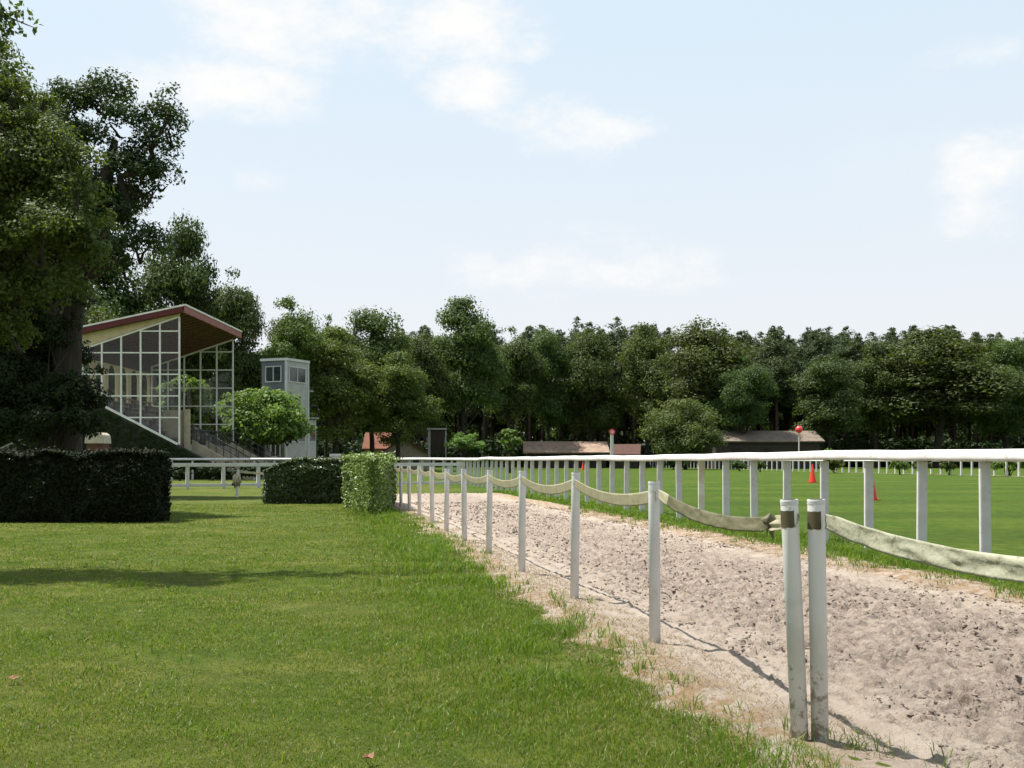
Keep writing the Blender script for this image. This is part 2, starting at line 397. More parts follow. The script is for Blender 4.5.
def ground_mat():
    m, nt, out = newmat('turf')
    pos = N(nt, 'ShaderNodeNewGeometry').outputs['Position']
    mp = N(nt, 'ShaderNodeMapping'); mp.vector_type = 'POINT'; mp.inputs['Rotation'].default_value = (0, 0, -math.atan2(.1753, .9845)); L(nt, pos, mp.inputs['Vector'])
    sx = N(nt, 'ShaderNodeSeparateXYZ'); L(nt, mp.outputs[0], sx.inputs[0])
    lawn = mixcol(nt, ramp(nt, noise(nt, pos, .55, 5, .65), .36, .66), (.058, .086, .010), (.104, .112, .024))
    lawn = mixcol(nt, ramp(nt, noise(nt, pos, 2.6, 5, .7), .58, .76), lawn, (.135, .118, .050))
    field = mixcol(nt, ramp(nt, noise(nt, pos, .22, 5, .6), .35, .68), (.044, .080, .007), (.072, .102, .011))
    wv = N(nt, 'ShaderNodeTexWave'); wv.bands_direction = 'Y'; wv.inputs['Scale'].default_value = .045; wv.inputs['Distortion'].default_value = 1.5
    L(nt, mp.outputs[0], wv.inputs['Vector'])
    field = mixcol(nt, ramp(nt, wv.outputs[0], .2, .8), field, mixcol(nt, .6, field, (.036, .064, .006)))
    base = mixcol(nt, ramp(nt, sx.outputs[0], 5.0, 7.5), lawn, field)
    med = noise(nt, pos, 3.2, 6, .75)
    base = mixcol(nt, ramp(nt, med, .42, .62), mixcol(nt, 1., base, (.62, .69, .60), 'MULTIPLY'), base)
    fine = noise(nt, pos, 38, 4, .75)
    base = mixcol(nt, ramp(nt, fine, .38, .70), base, mixcol(nt, 1., base, (1.5, 1.4, 1.3), 'MULTIPLY'))
    b = N(nt, 'ShaderNodeBsdfPrincipled'); b.inputs['Roughness'].default_value = .9; b.inputs['Specular IOR Level'].default_value = .1
    L(nt, base, b.inputs['Base Color'])
    bp = N(nt, 'ShaderNodeBump'); bp.inputs['Strength'].default_value = .9; bp.inputs['Distance'].default_value = .04
    L(nt, noise(nt, pos, 22, 6, .8), bp.inputs['Height']); L(nt, bp.outputs[0], b.inputs['Normal'])
    L(nt, b.outputs[0], out.inputs[0]); return m
P_, F_ = tensor(gu, gv, ground_h)
tag(link('ground', mesh_np('ground', P_, F_, ground_mat(), True)), 'green mown turf running out to the forest', 'ground', kind='structure')

su = axis([(1.5, 3, .12), (3, 9, .022), (9, 14, .034), (14, 24, .06), (24, 47, .15)])
sv = axis([(1.55, 7.55, .025)])
def sand_mat():
    m, nt, out = newmat('sand')
    pos = N(nt, 'ShaderNodeNewGeometry').outputs['Position']
    mp = N(nt, 'ShaderNodeMapping'); mp.inputs['Rotation'].default_value = (0, 0, -math.atan2(.1753, .9845)); L(nt, pos, mp.inputs['Vector'])
    sx = N(nt, 'ShaderNodeSeparateXYZ'); L(nt, mp.outputs[0], sx.inputs[0])
    n1 = noise(nt, pos, .9, 5, .65)
    ad = N(nt, 'ShaderNodeMath', operation='MULTIPLY_ADD'); ad.inputs[1].default_value = 1.1; L(nt, n1, ad.inputs[0]); L(nt, sx.outputs[0], ad.inputs[2])
    a = ramp(nt, ad.outputs[0], 3.3, 4.5); b2 = ramp(nt, ad.outputs[0], 7.0, 6.0)
    ch = N(nt, 'ShaderNodeMath', operation='MULTIPLY'); L(nt, a, ch.inputs[0]); L(nt, b2, ch.inputs[1])
    pale = mixcol(nt, ramp(nt, noise(nt, pos, 2.2, 5), .35, .65), (.400, .340, .284), (.330, .272, .220))
    churn = mixcol(nt, ramp(nt, noise(nt, pos, 9, 5, .7), .35, .62), (.360, .300, .250), (.255, .206, .172))
    col = mixcol(nt, ch.outputs[0], pale, churn)
    dark_mottle = N(nt, 'ShaderNodeMath', operation='MULTIPLY'); L(nt, ramp(nt, noise(nt, pos, 13, 6, .75), .54, .64), dark_mottle.inputs[0]); L(nt, ch.outputs[0], dark_mottle.inputs[1])  # darker noise mottling within the churned band
    col = mixcol(nt, dark_mottle.outputs[0], col, mixcol(nt, 1., col, (.60, .575, .56), 'MULTIPLY'))
    col = mixcol(nt, ramp(nt, noise(nt, pos, 60, 4, .8), .52, .72), col, mixcol(nt, 1., col, (.72, .70, .68), 'MULTIPLY'))
    straw = ramp(nt, noise(nt, pos, 4.5, 5, .7), .40, .58)
    e = ramp(nt, sx.outputs[0], 2.55, 2.15); e2 = ramp(nt, sx.outputs[0], 6.25, 6.75)
    es = N(nt, 'ShaderNodeMath', operation='ADD'); L(nt, e, es.inputs[0]); L(nt, e2, es.inputs[1])
    em = N(nt, 'ShaderNodeMath', operation='MULTIPLY'); L(nt, es.outputs[0], em.inputs[0]); L(nt, straw, em.inputs[1])
    col = mixcol(nt, em.outputs[0], col, (.260, .180, .105))
    b = N(nt, 'ShaderNodeBsdfPrincipled'); b.inputs['Roughness'].default_value = .95; b.inputs['Specular IOR Level'].default_value = .1
    L(nt, col, b.inputs['Base Color'])
    bp = N(nt, 'ShaderNodeBump'); bp.inputs['Strength'].default_value = 1.; bp.inputs['Distance'].default_value = .055
    L(nt, noise(nt, pos, 20, 9, .72), bp.inputs['Height']); L(nt, bp.outputs[0], b.inputs['Normal'])
    L(nt, b.outputs[0], out.inputs[0]); return m
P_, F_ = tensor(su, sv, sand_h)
HZ = P_[:, 2].reshape(len(su), len(sv))
rh = np.random.default_rng(77)
for k in range(6500):                       # hoof prints
    cu_ = 3+26*rh.random()**1.5; cv_ = 2.7+4.0*rh.random(); 
    if rh.random() > .25+.75*(2.95 < cv_ < 6.1): continue
    r_ = .026+.030*rh.random()**2; dp = .014+.022*rh.random(); el = 1+1.2*rh.random(); th_ = .30*rh.normal()
    a0, a1 = np.searchsorted(su, [cu_-2.2*r_*el, cu_+2.2*r_*el]); b0, b1 = np.searchsorted(sv, [cv_-2.2*r_, cv_+2.2*r_])
    if a1-a0 < 2 or b1-b0 < 2: continue
    uu_, vv_ = np.meshgrid(su[a0:a1]-cu_, sv[b0:b1]-cv_, indexing='ij')
    ul = (uu_*math.cos(th_)+vv_*math.sin(th_))/el; vl = -uu_*math.sin(th_)+vv_*math.cos(th_)
    q_ = np.sqrt(ul**2+vl**2)/r_
    HZ[a0:a1, b0:b1] += -dp*(1-sstep(.55, 1.0, q_))*(1-.35*ul/r_)+.40*dp*np.exp(-((q_-1.15)/.22)**2)*(1+.8*ul/r_)
P_[:, 2] = HZ.ravel()
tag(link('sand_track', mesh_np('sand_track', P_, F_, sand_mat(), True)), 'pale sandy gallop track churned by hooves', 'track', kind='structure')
# pale strip under the far running rail
sb = MB()
pu = list(np.arange(62, 120, 3.))
vs_ = []
for i, u in enumerate(pu):
    w = .55*max(0., 1-i/len(pu)*.9)
    for v in (55.5-w, 55.5+w): x, y = uv(u, v+.3*math.sin(u*.31)); vs_.append((x, y, .035))
sb.add(vs_, [(2*i, 2*i+1, 2*i+3, 2*i+2) for i in range(len(pu)-1)])
tag(sb.build('sand_strip', stain('far_sand', (.34, .29, .22), (.26, .22, .16), .6, .95)), 'narrow pale sand strip beneath the far white rail', 'path', kind='structure')

# grass blades -----------------------------------------------------
def blades(u, v, h, w, lean, rng, zf=ground_h, flat=1.):
    n = len(u); z = zf(u, v)-.004
    P = np.stack([DU[0]*u+DV[0]*v, DU[1]*u+DV[1]*v, z], -1)
    th = rng.random(n)*2*math.pi; dr = np.stack([np.cos(th), np.sin(th), 0*th], -1)
    th2 = rng.random(n)*2*math.pi; wd = np.stack([np.cos(th2), np.sin(th2), 0*th], -1)*(w*.5)[:, None]
    up = np.array([0, 0, 1.])
    mid = P+up*(h*.55*flat)[:, None]+dr*(h*lean*.25)[:, None]
    tip = P+up*(flat*h*np.sqrt(np.clip(1-(lean*.6)**2, .1, 1)))[:, None]+dr*(h*lean)[:, None]
    V = np.stack([P-wd, P+wd, mid+wd*.8, tip+wd*.08, tip-wd*.08, mid-wd*.8], 1).reshape(-1, 3)
    b = np.arange(n)[:, None]*6
    Fq = np.concatenate([b+np.array([[0, 1, 2, 5]]), b+np.array([[5, 2, 3, 4]])], 1).reshape(-1, 4)
    return V, Fq
rng = np.random.default_rng(4)
def sample(u0, u1, v0f, v1, dens, rng):
    # region in view with a margin to the side
    n = int((u1-u0)*(v1-v0f(u1))*dens)
    u = u0+(u1-u0)*rng.random(n); vmin = v0f(u1); v = vmin+(v1-vmin)*rng.random(n)
    k = v > v0f(u)
    return u[k], v[k]
left = lambda u: -.36*u-.8
Vs, Fs, off = [], [], 0
def put(V, Fq):
    global off
    Vs.append(V); Fs.append(Fq+off); off += len(V)
for u0, u1, de, w, hh in ((4.0, 6.5, 5200, .0040, .05), (6.5, 9.5, 3300, .005, .052), (9.5, 14, 1700, .007, .054), (14, 22, 700, .011, .056), (22, 34, 230, .018, .06)):
    u, v = sample(u0, u1, left, 2.25, de, rng)
    k = v < lawn_edge(u)+.12*rng.normal(size=len(u)); u, v = u[k], v[k]
    pt = np.clip(fbm(u*1.3, v*1.3, 91)+.10*np.sin((u*.55+v*.85)*2*math.pi/1.15), 0, 1); k = rng.random(len(u)) < (.45+1.2*pt); u, v, pt = u[k], v[k], pt[k]
    mw = sstep(-1.2, .8, v-lawn_edge(u)+1.0)
    h = hh*(.35+.75*rng.random(len(u)))*(.25+1.1*pt)*(.68+.5*mw)
    put(*blades(u, v, h, w*(.7+.6*rng.random(len(u))), .3+.6*rng.random(len(u)), rng))
lg = link('lawn_grass', mesh_np('lawn_grass', np.concatenate(Vs), np.concatenate(Fs), M['grass']))
tag(lg, 'short mown grass of the lawn left of the sand track', 'grass', kind='stuff')
Vs, Fs, off = [], [], 0
for u0, u1, de, w, hh in ((4.0, 7, 2300, .0055, .13), (7, 11, 1700, .007, .15), (11, 18, 900, .010, .16), (18, 30, 380, .016, .17)):
    u, v = sample(u0, u1, lambda q: -.2+0*q if np.ndim(q) else -.2, 2.2, de, rng)
    e = lawn_edge(u); cl = fbm(u*1.6, v*1.6, 101)
    dens = sstep(-1.5, -.25, v-e)*sstep(.34, .56, cl)*(v < e+.05+.12*(cl-.5))
    k = rng.random(len(u)) < dens; u, v, cl = u[k], v[k], cl[k]
    h = hh*(.3+.8*rng.random(len(u)))*(.35+.9*cl)
    put(*blades(u, v, h, w*(.6+.8*rng.random(len(u))), .25+.65*rng.random(len(u)), rng))
# tufts in the lawn
for k in range(420):
    uu = 4.2+16*rng.random()**1.3; vv = left(uu)+(1.7-left(uu))*rng.random(); n = rng.integers(6, 22)
    u = uu+rng.normal(size=n)*.09; v = vv+rng.normal(size=n)*.09
    put(*blades(u, v, (.035+.055*rng.random(n)), np.full(n, .004+.0004*uu), .4+.5*rng.random(n), rng))
# stray tufts growing out over the sand edge
for k in range(110):
    uu = 4.3+20*rng.random()**1.5; vv = float(lawn_edge(np.array(uu)))+abs(rng.normal())*.13; n = rng.integers(4, 16)
    u = uu+rng.normal(size=n)*.05; v = vv+rng.normal(size=n)*.04
    put(*blades(u, v, (.03+.09*rng.random(n)), np.full(n, .004+.0005*uu), .5+.5*rng.random(n), rng, lambda a, b: np.maximum(ground_h(a, b), sand_h(a, b))))
for k in range(150):
    uu = 9+20*rng.random()**1.3; vv = float(turf_edge(np.array(uu)))-abs(rng.normal())*.22; n = rng.integers(4, 14)
    u = uu+rng.normal(size=n)*.06; v = vv+rng.normal(size=n)*.05
    put(*blades(u, v, (.04+.09*rng.random(n)), np.full(n, .004+.0006*uu), .5+.5*rng.random(n), rng, lambda a, b: np.maximum(ground_h(a, b), sand_h(a, b))))
# thin seed stalks over the long grass
n = 900; u = 4.5+22*rng.random(n)**1.2; v = lawn_edge(u)-1.5*rng.random(n)
put(*blades(u, v, .12+.16*rng.random(n), .0018+.0004*u, .1+.3*rng.random(n), rng))
# verge under the running rail
for u0, u1, de, w, hh in ((6, 16, 900, .010, .19), (16, 28, 460, .015, .19), (28, 45, 200, .026, .20)):
    u = u0+(u1-u0)*rng.random(int((u1-u0)*1.9*de)); v = 6.8+1.9*rng.random(len(u))
    e = turf_edge(u); cl = fbm(u*1.5, v*1.5, 111)
    k = rng.random(len(u)) < sstep(-.1, .3, v-e)*(1-sstep(.7, 1.4, v-e)*.9)*(.3+cl); u, v, cl = u[k], v[k], cl[k]
    h = hh*(.25+.75*rng.random(len(u)))*(.4+cl)
    put(*blades(u, v, h, w*(.6+.8*rng.random(len(u))), .3+.7*rng.random(len(u)), rng))
wg = link('long_grass', mesh_np('long_grass', np.concatenate(Vs), np.concatenate(Fs), M['weed']))
tag(wg, 'longer unmown grass along the edges of the sand track', 'grass', kind='stuff')
# straw and clods
Vs, Fs, off = [], [], 0
both = lambda u, v: np.maximum(ground_h(u, v), sand_h(u, v))+.006
for v0, v1, n in ((1.7, 2.75, 16000), (6.4, 7.35, 14000)):
    u = 3.5+26*rng.random(n)**1.6; v = v0+(v1-v0)*rng.random(n)
    k = fbm(u*1.2, v*1.8, 121) > .44; u, v = u[k], v[k]; n = len(u)
    put(*blades(u, v, .03+.06*rng.random(n), .002+.0004*u, np.full(n, 1.1), rng, both, .45))
V = np.concatenate(Vs)
tag(link('straw', mesh_np('straw', V, np.concatenate(Fs), M['straw'])), 'dry straw scattered along both edges of the sand', 'straw', kind='stuff')
def clods(n, rng):
    ico = np.array([(0, 0, 1), (.9, 0, .35), (.28, .85, .3), (-.75, .5, .35), (-.7, -.55, .3), (.3, -.85, .35), (0, 0, -.6)], float)
    tri = np.array([(0, 1, 2), (0, 2, 3), (0, 3, 4), (0, 4, 5), (0, 5, 1), (6, 2, 1), (6, 3, 2), (6, 4, 3), (6, 5, 4), (6, 1, 5)])
    u = 3.2+32*rng.random(n)**1.7; v = 2.9+3.7*rng.random(n)
    k = (fbm(u*1.1, v*1.5, 131) > .42); u, v = u[k], v[k]; n = len(u)
    z = sand_h(u, v); s = (.004+.015*rng.random(n)**3.5)*(1+.025*u)
    P = np.stack([DU[0]*u+DV[0]*v, DU[1]*u+DV[1]*v, z], -1)
    jit = 1+.35*rng.normal(size=(n, 7, 1)); th = rng.random(n)*6.28
    c, si = np.cos(th)[:, None], np.sin(th)[:, None]
    B = np.stack([ico[:, 0]*c-ico[:, 1]*si, ico[:, 0]*si+ico[:, 1]*c, np.tile(ico[:, 2]*.7, (n, 1))], -1)
    V = P[:, None, :]+B*jit*s[:, None, None]
    Fq = (np.arange(n)[:, None, None]*7+tri[None]).reshape(-1, 3)
    return V.reshape(-1, 3), Fq
V, Fq = clods(40000, rng)
tag(link('clods', mesh_np('clods', V, Fq, M['clod'])), 'small dark clods of churned sand on the track', 'soil', kind='stuff')
# dry leaves on the lawn
for (px, py, rz, lab) in ((12, 684, .4, 'curled brown dry leaf lying on the lawn at left'), (366, 766, 1.2, 'larger curled brown dry leaf on the lawn nearest the camera')):
    x, y = G(px, py); mb = MB(); s = .045
    pr = [(-1, 0, .25), (-.5, .35, .12), (.1, .5, .35), (.6, .3, .15), (1, 0, .5), (.6, -.32, .3), (.1, -.45, .1), (-.5, -.3, .3), (0, 0, 0)]
    top = [(a*s, b*s, c*s+.035) for a, b, c in pr]
    mb.add(top, [(i, (i+1) % 8, 8) for i in range(8)])
    o = mb.build('dry_leaf', M['dryleaf']); o.location = (x, y, 0); o.rotation_euler = (.2, .1, rz); tag(o, lab, 'leaf')

# ---------------------------------------------------------------- tape posts
def post_mesh(h, r, mat, top=True):
    mb = MB(); mb.lathe([(r, -.25), (r, h-.012), (r*.98, h), (r*.80, h), (r*.76, h-.03)] if top else [(r, -.25), (r, h), (r*.7, h+.01)], 20)
    return mb.mesh('post', mat, False)
PB = [(820, 742), (655, 642), (574.4, 598), (522, 572.5), (489, 554.5), (464.5, 541.5), (446.4, 531.8), (432.3, 523.6), (419.4, 516), (409.4, 511), (401, 507.2), (393, 503)]
PT = [500, 482, 473, 471.2, 470.3, 469.4, 468.9, 466.8, 466.2, 465.5, 465, 464.7]
ords = ['', 'second', 'third', 'fourth', 'fifth', 'sixth', 'seventh', 'eighth', 'ninth', 'tenth', 'eleventh', 'twelfth']
GP = 'white tape posts along the sand track'
ends = []
def make_post(x, y, h, r, label, mat, lean=(0, 0), band=None, rz=0):
    t = thing('tape_post', label, 'post', (x, y, 0), 0, GP)
    mb = MB(); mb.lathe([(r, -.25), (r, h-.014), (r*.97, h), (r*.70, h+.001), (r*.69, h-.05)], 24)
    o = mb.build('tube', mat, t); 
    for p in o.data.polygons: p.use_smooth = abs(p.normal.z) < .5
    cp = MB(); cp.lathe([(r*1.03, h-.02), (r*1.05, h-.004), (r*1.02, h+.004), (r*.84, h+.004), (r*.82, h-.018)], 24)
    cp.build('rim', M['post'], t)
    cp = MB(); cp.lathe([(r*.70, h+.0030), (r*.74, h+.0055), (r*.74, h+.0058)], 20); cp.build('hollow_shade_disc', M['dark'], t)  # dark disc on top paints the shade inside the tube
    if band:
        b = MB(); vs_b = []
        for k in range(13):
            a_ = rad(140+k*12)
            for rr_ in (1.01, 1.05):
                for zz in band: vs_b.append((r*rr_*math.cos(a_), r*rr_*math.sin(a_), zz+.0012*math.sin(k*1.7)))
        fs_b = []
        for k in range(12):
            i_ = k*4; fs_b += [(i_+2, i_+6, i_+7, i_+3), (i_, i_+1, i_+5, i_+4), (i_, i_+4, i_+6, i_+2), (i_+1, i_+3, i_+7, i_+5)]
        fs_b += [(0, 2, 3, 1), (48, 49, 51, 50)]
        b.add(vs_b, fs_b); b.build('stained_band', M['wrap'], t)
    t.rotation_euler = (lean[0], lean[1], rz); return t
x0, y0 = G(820, 742)
make_post(x0, y0, 1.158, .041, 'upright white tube post at the right of the front pair, stained brown under its rim', M['postdirty'], (0, -.016), (1.02, 1.105))
xl, yl = G(800, 742)
make_post(xl, yl, 1.158, .041, 'leaning white tube post at the left of the front pair, dirty at its foot', M['postdirty'], (0, -.045), (1.03, 1.11))
posts = [(x0, y0, 1.158)]
for i in range(1, 12):
    x, y = G(*PB[i]); h = (PB[i][1]-PT[i])/(PB[i][1]-HY)*CAMZ
    make_post(x, y, h, .042 if i < 5 else .045, f'white tape post, {ords[i]} from the front along the sand edge', M['post'], (random.Random(i).uniform(-.012, .012), random.Random(i+50).uniform(-.012, .012)))
    posts.append((x, y, h))
xm, ym = uv(2.25, 2.40)
def ribbon(name, a, b, za, zb, w, sag, mat, label, group, seed, seg=40, crump=.006, twist=0., tilt=0., squash=None, span=(0., 1.), parent=None):
    rng = np.random.default_rng(seed); mb = MB(); vs = []
    ax, ay = a; bx, by = b; d = np.array([bx-ax, by-ay]); n = np.array([-d[1], d[0]])/np.linalg.norm(d)
    rows = 9; th = .0012
    front = []; back = []
    for i in range(seg+1):
        t = span[0]+(span[1]-span[0])*i/seg; z = za*(1-t)+zb*t-sag*4*t*(1-t)
        for j in range(rows):
            q = j/(rows-1)-.5
            ww = w*(1-.2*math.exp(-(t/.03)**2)-.2*math.exp(-((1-t)/.03)**2))
            if squash: ww *= 1-squash[1]*math.exp(-((t-squash[0])/.025)**2)
            of = crump*(vnoise(np.array(t*22+seed), np.array(q*4.), seed)-.5)*4*min(1, 6*t, 6*(1-t))+crump*2.2*(vnoise(np.array(t*34.+q*5), np.array(q*3.+seed), seed+3)-.5)
            of = float(of)+q*ww*(twist*math.sin(t*3)+tilt)
            p = (ax+d[0]*t+n[0]*of, ay+d[1]*t+n[1]*of, z+q*ww*math.sqrt(max(.2, 1-(tilt)**2)))
            front.append(p); back.append((p[0]+n[0]*th, p[1]+n[1]*th, p[2]))
    R_ = rows; nb = len(front); fs = []
    for i in range(seg):
        for j in range(R_-1):
            q = (i*R_+j, (i+1)*R_+j, (i+1)*R_+j+1, i*R_+j+1); fs.append(q); fs.append(tuple(k+nb for k in q[::-1]))
        for j in (0, R_-1): fs.append((i*R_+j, (i+1)*R_+j, (i+1)*R_+j+nb, i*R_+j+nb))
    for i in (0, seg):
        for j in range(R_-1): fs.append((i*R_+j, i*R_+j+1, i*R_+j+1+nb, i*R_+j+nb))
    mb.add(front+back, fs); o = mb.build(name, mat, parent, False)
    for p_ in o.data.polygons: p_.use_smooth = p_.area > 2e-5
    return o if parent else tag(o, label, 'tape', group)
GT = 'sagging tapes between the white posts'
ribbon('barrier_tape', (x0+.01, y0-.045), (xm, ym-.04), 1.06, 1.07, .088, .095, M['tapegrey'], 'crumpled grey-green tape hanging from the upright front post towards the right', GT, 3, 140, .0034, .10)
ga = ((posts[1][0]+.02, posts[1][1]-.045), (xl-.02, yl-.042), 1.10, 1.065, .080, .095)
gt = ribbon('barrier_tape', *ga, M['tapegreen'], 'mildewed dark olive tape knotted beside the leaning front post', GT, 5, 60, .0022, .2, .15, None, (.10, .84))
ribbon('frayed_end', *ga, M['tape'], None, None, 5, 14, .0022, .2, .15, None, (0., .10), gt)
ribbon('frayed_end', *ga, M['tape'], None, None, 5, 14, .012, .2, .15, None, (.88, 1.), gt)
kt = .86; kb = MB(); kp = Vector((ga[0][0]*(1-kt)+ga[1][0]*kt, ga[0][1]*(1-kt)+ga[1][1]*kt, ga[2]*(1-kt)+ga[3]*kt-ga[5]*4*kt*(1-kt)))
kb.tube([kp+Vector((-.035, .0, .01)), kp+Vector((-.012, -.012, .028)), kp+Vector((.012, -.014, -.01)), kp+Vector((.035, 0, .012))], [.018, .034, .036, .016], 9)
kb.tube([kp+Vector((0, -.018, -.01)), kp+Vector((.004, -.022, -.045)), kp+Vector((.012, -.018, -.075))], [.016, .011, .003], 6)
kb.tube([kp+Vector((-.01, -.018, .02)), kp+Vector((-.022, -.028, -.02)), kp+Vector((-.02, -.03, -.05))], [.012, .008, .002], 6)
kb.build('knot', M['tapegreen'], gt)
for i in range(1, 11):
    a = posts[i]; b = posts[i+1]
    sg = [.0, .135, .145, .12, .11, .12, .12, .13, .12, .11, .12][i]
    lab = f'pale yellow tape sagging between the {ords[i]} and {ords[i+1]} posts from the front'
    ribbon('barrier_tape', (a[0], a[1]-.045), (b[0], b[1]-.045), a[2]-.10, b[2]-.10, (.10 if i < 5 else .12), sg*.62, M['tape'], lab, GT, 10+i, 30, .0005, .05, .10)
make_post(xm, ym, 1.17, .042, 'white tape post nearest the camera, just outside the right edge', M['post'])

# ---------------------------------------------------------------- running rail
rr = thing('running_rail', 'long white running rail on square posts beside the sand track', 'railing', (*uv(10, 7.95), 0))
path = [uv(u, 7.95) for u in np.arange(4.9, 60, 1.415)]
cu, cv = 60.0, 7.95-16
cpath = [uv(cu+16*math.sin(a), cv+16*math.cos(a)) for a in np.arange(0.02, 1.45, .088)]
lx, ly = cpath[-1]; dx, dy = cpath[-1][0]-cpath[-2][0], cpath[-1][1]-cpath[-2][1]
full = path+cpath+[(lx+dx*k, ly+dy*k) for k in range(1, 12)]
ox, oy = rr.location[0], rr.location[1]
rngr = random.Random(7)
i0 = path.index(path[6])
# align the posts with the photo: nearest visible post at px 978
pm = MB(); pm.box((0, 0, .655), (.135, .055, 1.36)); pmesh = pm.mesh('post', M['white'], False, .008)
pm2 = MB(); pm2.box((0, 0, .655), (.135, .055, 1.36)); pstain = pm2.mesh('post', stain('stained_white_paint', (.60, .57, .50), (.42, .34, .24), 2, .6), False, .008)
u_first = None
for k in range(-4, 36):
    u = 13.3+k*1.415
    x, y = uv(u, 7.95)
    o = link('post', pstain if k == 6 else pmesh, rr); o.location = (x-ox, y-oy, 0); o.rotation_euler = (rngr.uniform(-.012, .012), rngr.uniform(-.012, .012), rad(10)+rngr.uniform(-.05, .05))
for (x, y) in cpath[::1]+full[-11:]:
    o = link('post', pmesh, rr); o.location = (x-ox, y-oy, 0); o.rotation_euler = (0, 0, rngr.uniform(0, .5))
    ar = MB()
dense = []
rp = [uv(u, 7.95) for u in np.arange(7.5, 60, .47)]+cpath+[(lx+dx*k, ly+dy*k) for k in range(1, 12)]
mb = MB(); vs = []; prof = [(-.12, -.065), (-.13, -.03), (-.125, .035), (-.09, .068), (-.02, .078), (.06, .078), (.115, .06), (.13, .02), (.12, -.06), (.10, -.068), (.02, -.062), (-.10, -.070)]
npf = len(prof)
for i, (x, y) in enumerate(rp):
    a = rp[max(0, i-1)]; b = rp[min(len(rp)-1, i+1)]
    t = np.array([b[0]-a[0], b[1]-a[1]]); t /= np.linalg.norm(t); n = np.array([t[1], -t[0]])
    wz = .022*(float(vnoise(np.array(i*.23), np.array(0.), 5))-.5)*2+.010*(float(vnoise(np.array(i*.6), np.array(3.), 6))-.5); wn = .03*(float(vnoise(np.array(i*.19), np.array(9.), 8))-.5)
    for p, q in prof: vs.append((x-ox+n[0]*(p+wn), y-oy+n[1]*(p+wn), 1.405+q+wz))
fs = [(i*npf+k, i*npf+(k+1) % npf, (i+1)*npf+(k+1) % npf, (i+1)*npf+k) for i in range(len(rp)-1) for k in range(npf)]
fs += [tuple(range(npf)), tuple((len(rp)-1)*npf+k for k in range(npf))]
mb.add(vs, fs); mb.build('top_rail', M['rail'], rr, True)
# joint sleeves
jm = MB()
for k in range(0, 30, 3):
    pass

# crossing white fence in front of the stand
fx0, fy0 = -27.0, 44.6; fx1, fy1 = -2.5, 56.6
cf = thing('paddock_fence', 'white two rail fence crossing behind the hedges below the grandstand', 'fence', (fx1, fy1, 0))
fd = Vector((fx1-fx0, fy1-fy0, 0)); fl = fd.length; fd.normalize(); fa = math.atan2(fd.y, fd.x)
fp = MB(); fp.box((0, 0, .52), (.16, .16, 1.14)); fpm = fp.mesh('post', M['white'], False, .01)
for k in range(int(fl/1.65)+1):
    o = link('post', fpm, cf); o.location = (fx0-fx1+fd.x*k*1.65, fy0-fy1+fd.y*k*1.65, 0); o.rotation_euler = (0, 0, fa)
for nm, z, h, w in (('top_rail', 1.12, .17, .22), ('lower_rail', .17, .13, .08)):
    q = MB(); q.bar((fx0-fx1, fy0-fy1, z), (0, 0, z), w, h); q.build(nm, M['white'], cf, False, .015)
# post with wrapped tape by the fence
x, y = G(237, 497)
t = thing('tape_post', 'short leaning post wrapped in bundled tape in front of the paddock fence', 'post', (x, y, 0), 0, GP)
mb = MB(); mb.tube([(0, 0, -.2), (.0, 0, .5), (.05, 0, 1.0)], .05, 12); mb.build('tube', M['white'], t)
mb = MB(); rg = np.random.default_rng(2)
for k in range(14): 
    a = rg.random()*6.28; mb.tube([(.09*math.cos(a), .09*math.sin(a), .9-.02*k), (.15*math.cos(a+.5), .15*math.sin(a+.5), .68-.02*k), (.10*math.cos(a+1), .1*math.sin(a+1), .32+.02*k)], [.035, .05, .02], 6)
mb.build('bundled_tape', M['tape'], t, True)
ribbon('barrier_tape', (x+.05, y), (x+3.2, y+2.2), .93, .72, .09, .05, M['tape'], 'white tape running from the bundled post to the dark hedge', GT, 44, 20, .004)
# thick white pillar behind the hedge
x, y = X(335.5, 44), 44
t = thing('gate_pillar', 'thick white pillar with flat cap rising behind the dark hedge', 'pillar', (x, y, 0), .1)
mb = MB(); mb.box((0, 0, .74), (.40, .40, 1.5)); mb.build('shaft', M['white'], t, False, .015)
mb = MB(); mb.box((0, 0, 1.545), (.47, .47, .11)); mb.build('cap', M['white'], t, False, .015)

# far running rail
fr = thing('running_rail', 'thin white rail far across the green field before the forest', 'railing', (*uv(60, 55), 0))
ox, oy = fr.location[0], fr.location[1]
fm = MB(); fm.box((0, 0, .6), (.13, .13, 1.25)); fmm = fm.mesh('post', M['white'])
fpts = []
for k in range(98):
    u = 60+k*1.65; v = 55.2+max(0, (u-78))*.027
    x, y = uv(u, v); fpts.append((x-ox, y-oy, 1.27)); o = link('post', fmm, fr); o.location = (x-ox, y-oy, 0); o.rotation_euler = (0, 0, .17)
mb = MB(); mb.tube(fpts[::3]+[fpts[-1]], .075, 8); mb.build('top_rail', M['white'], fr, True)

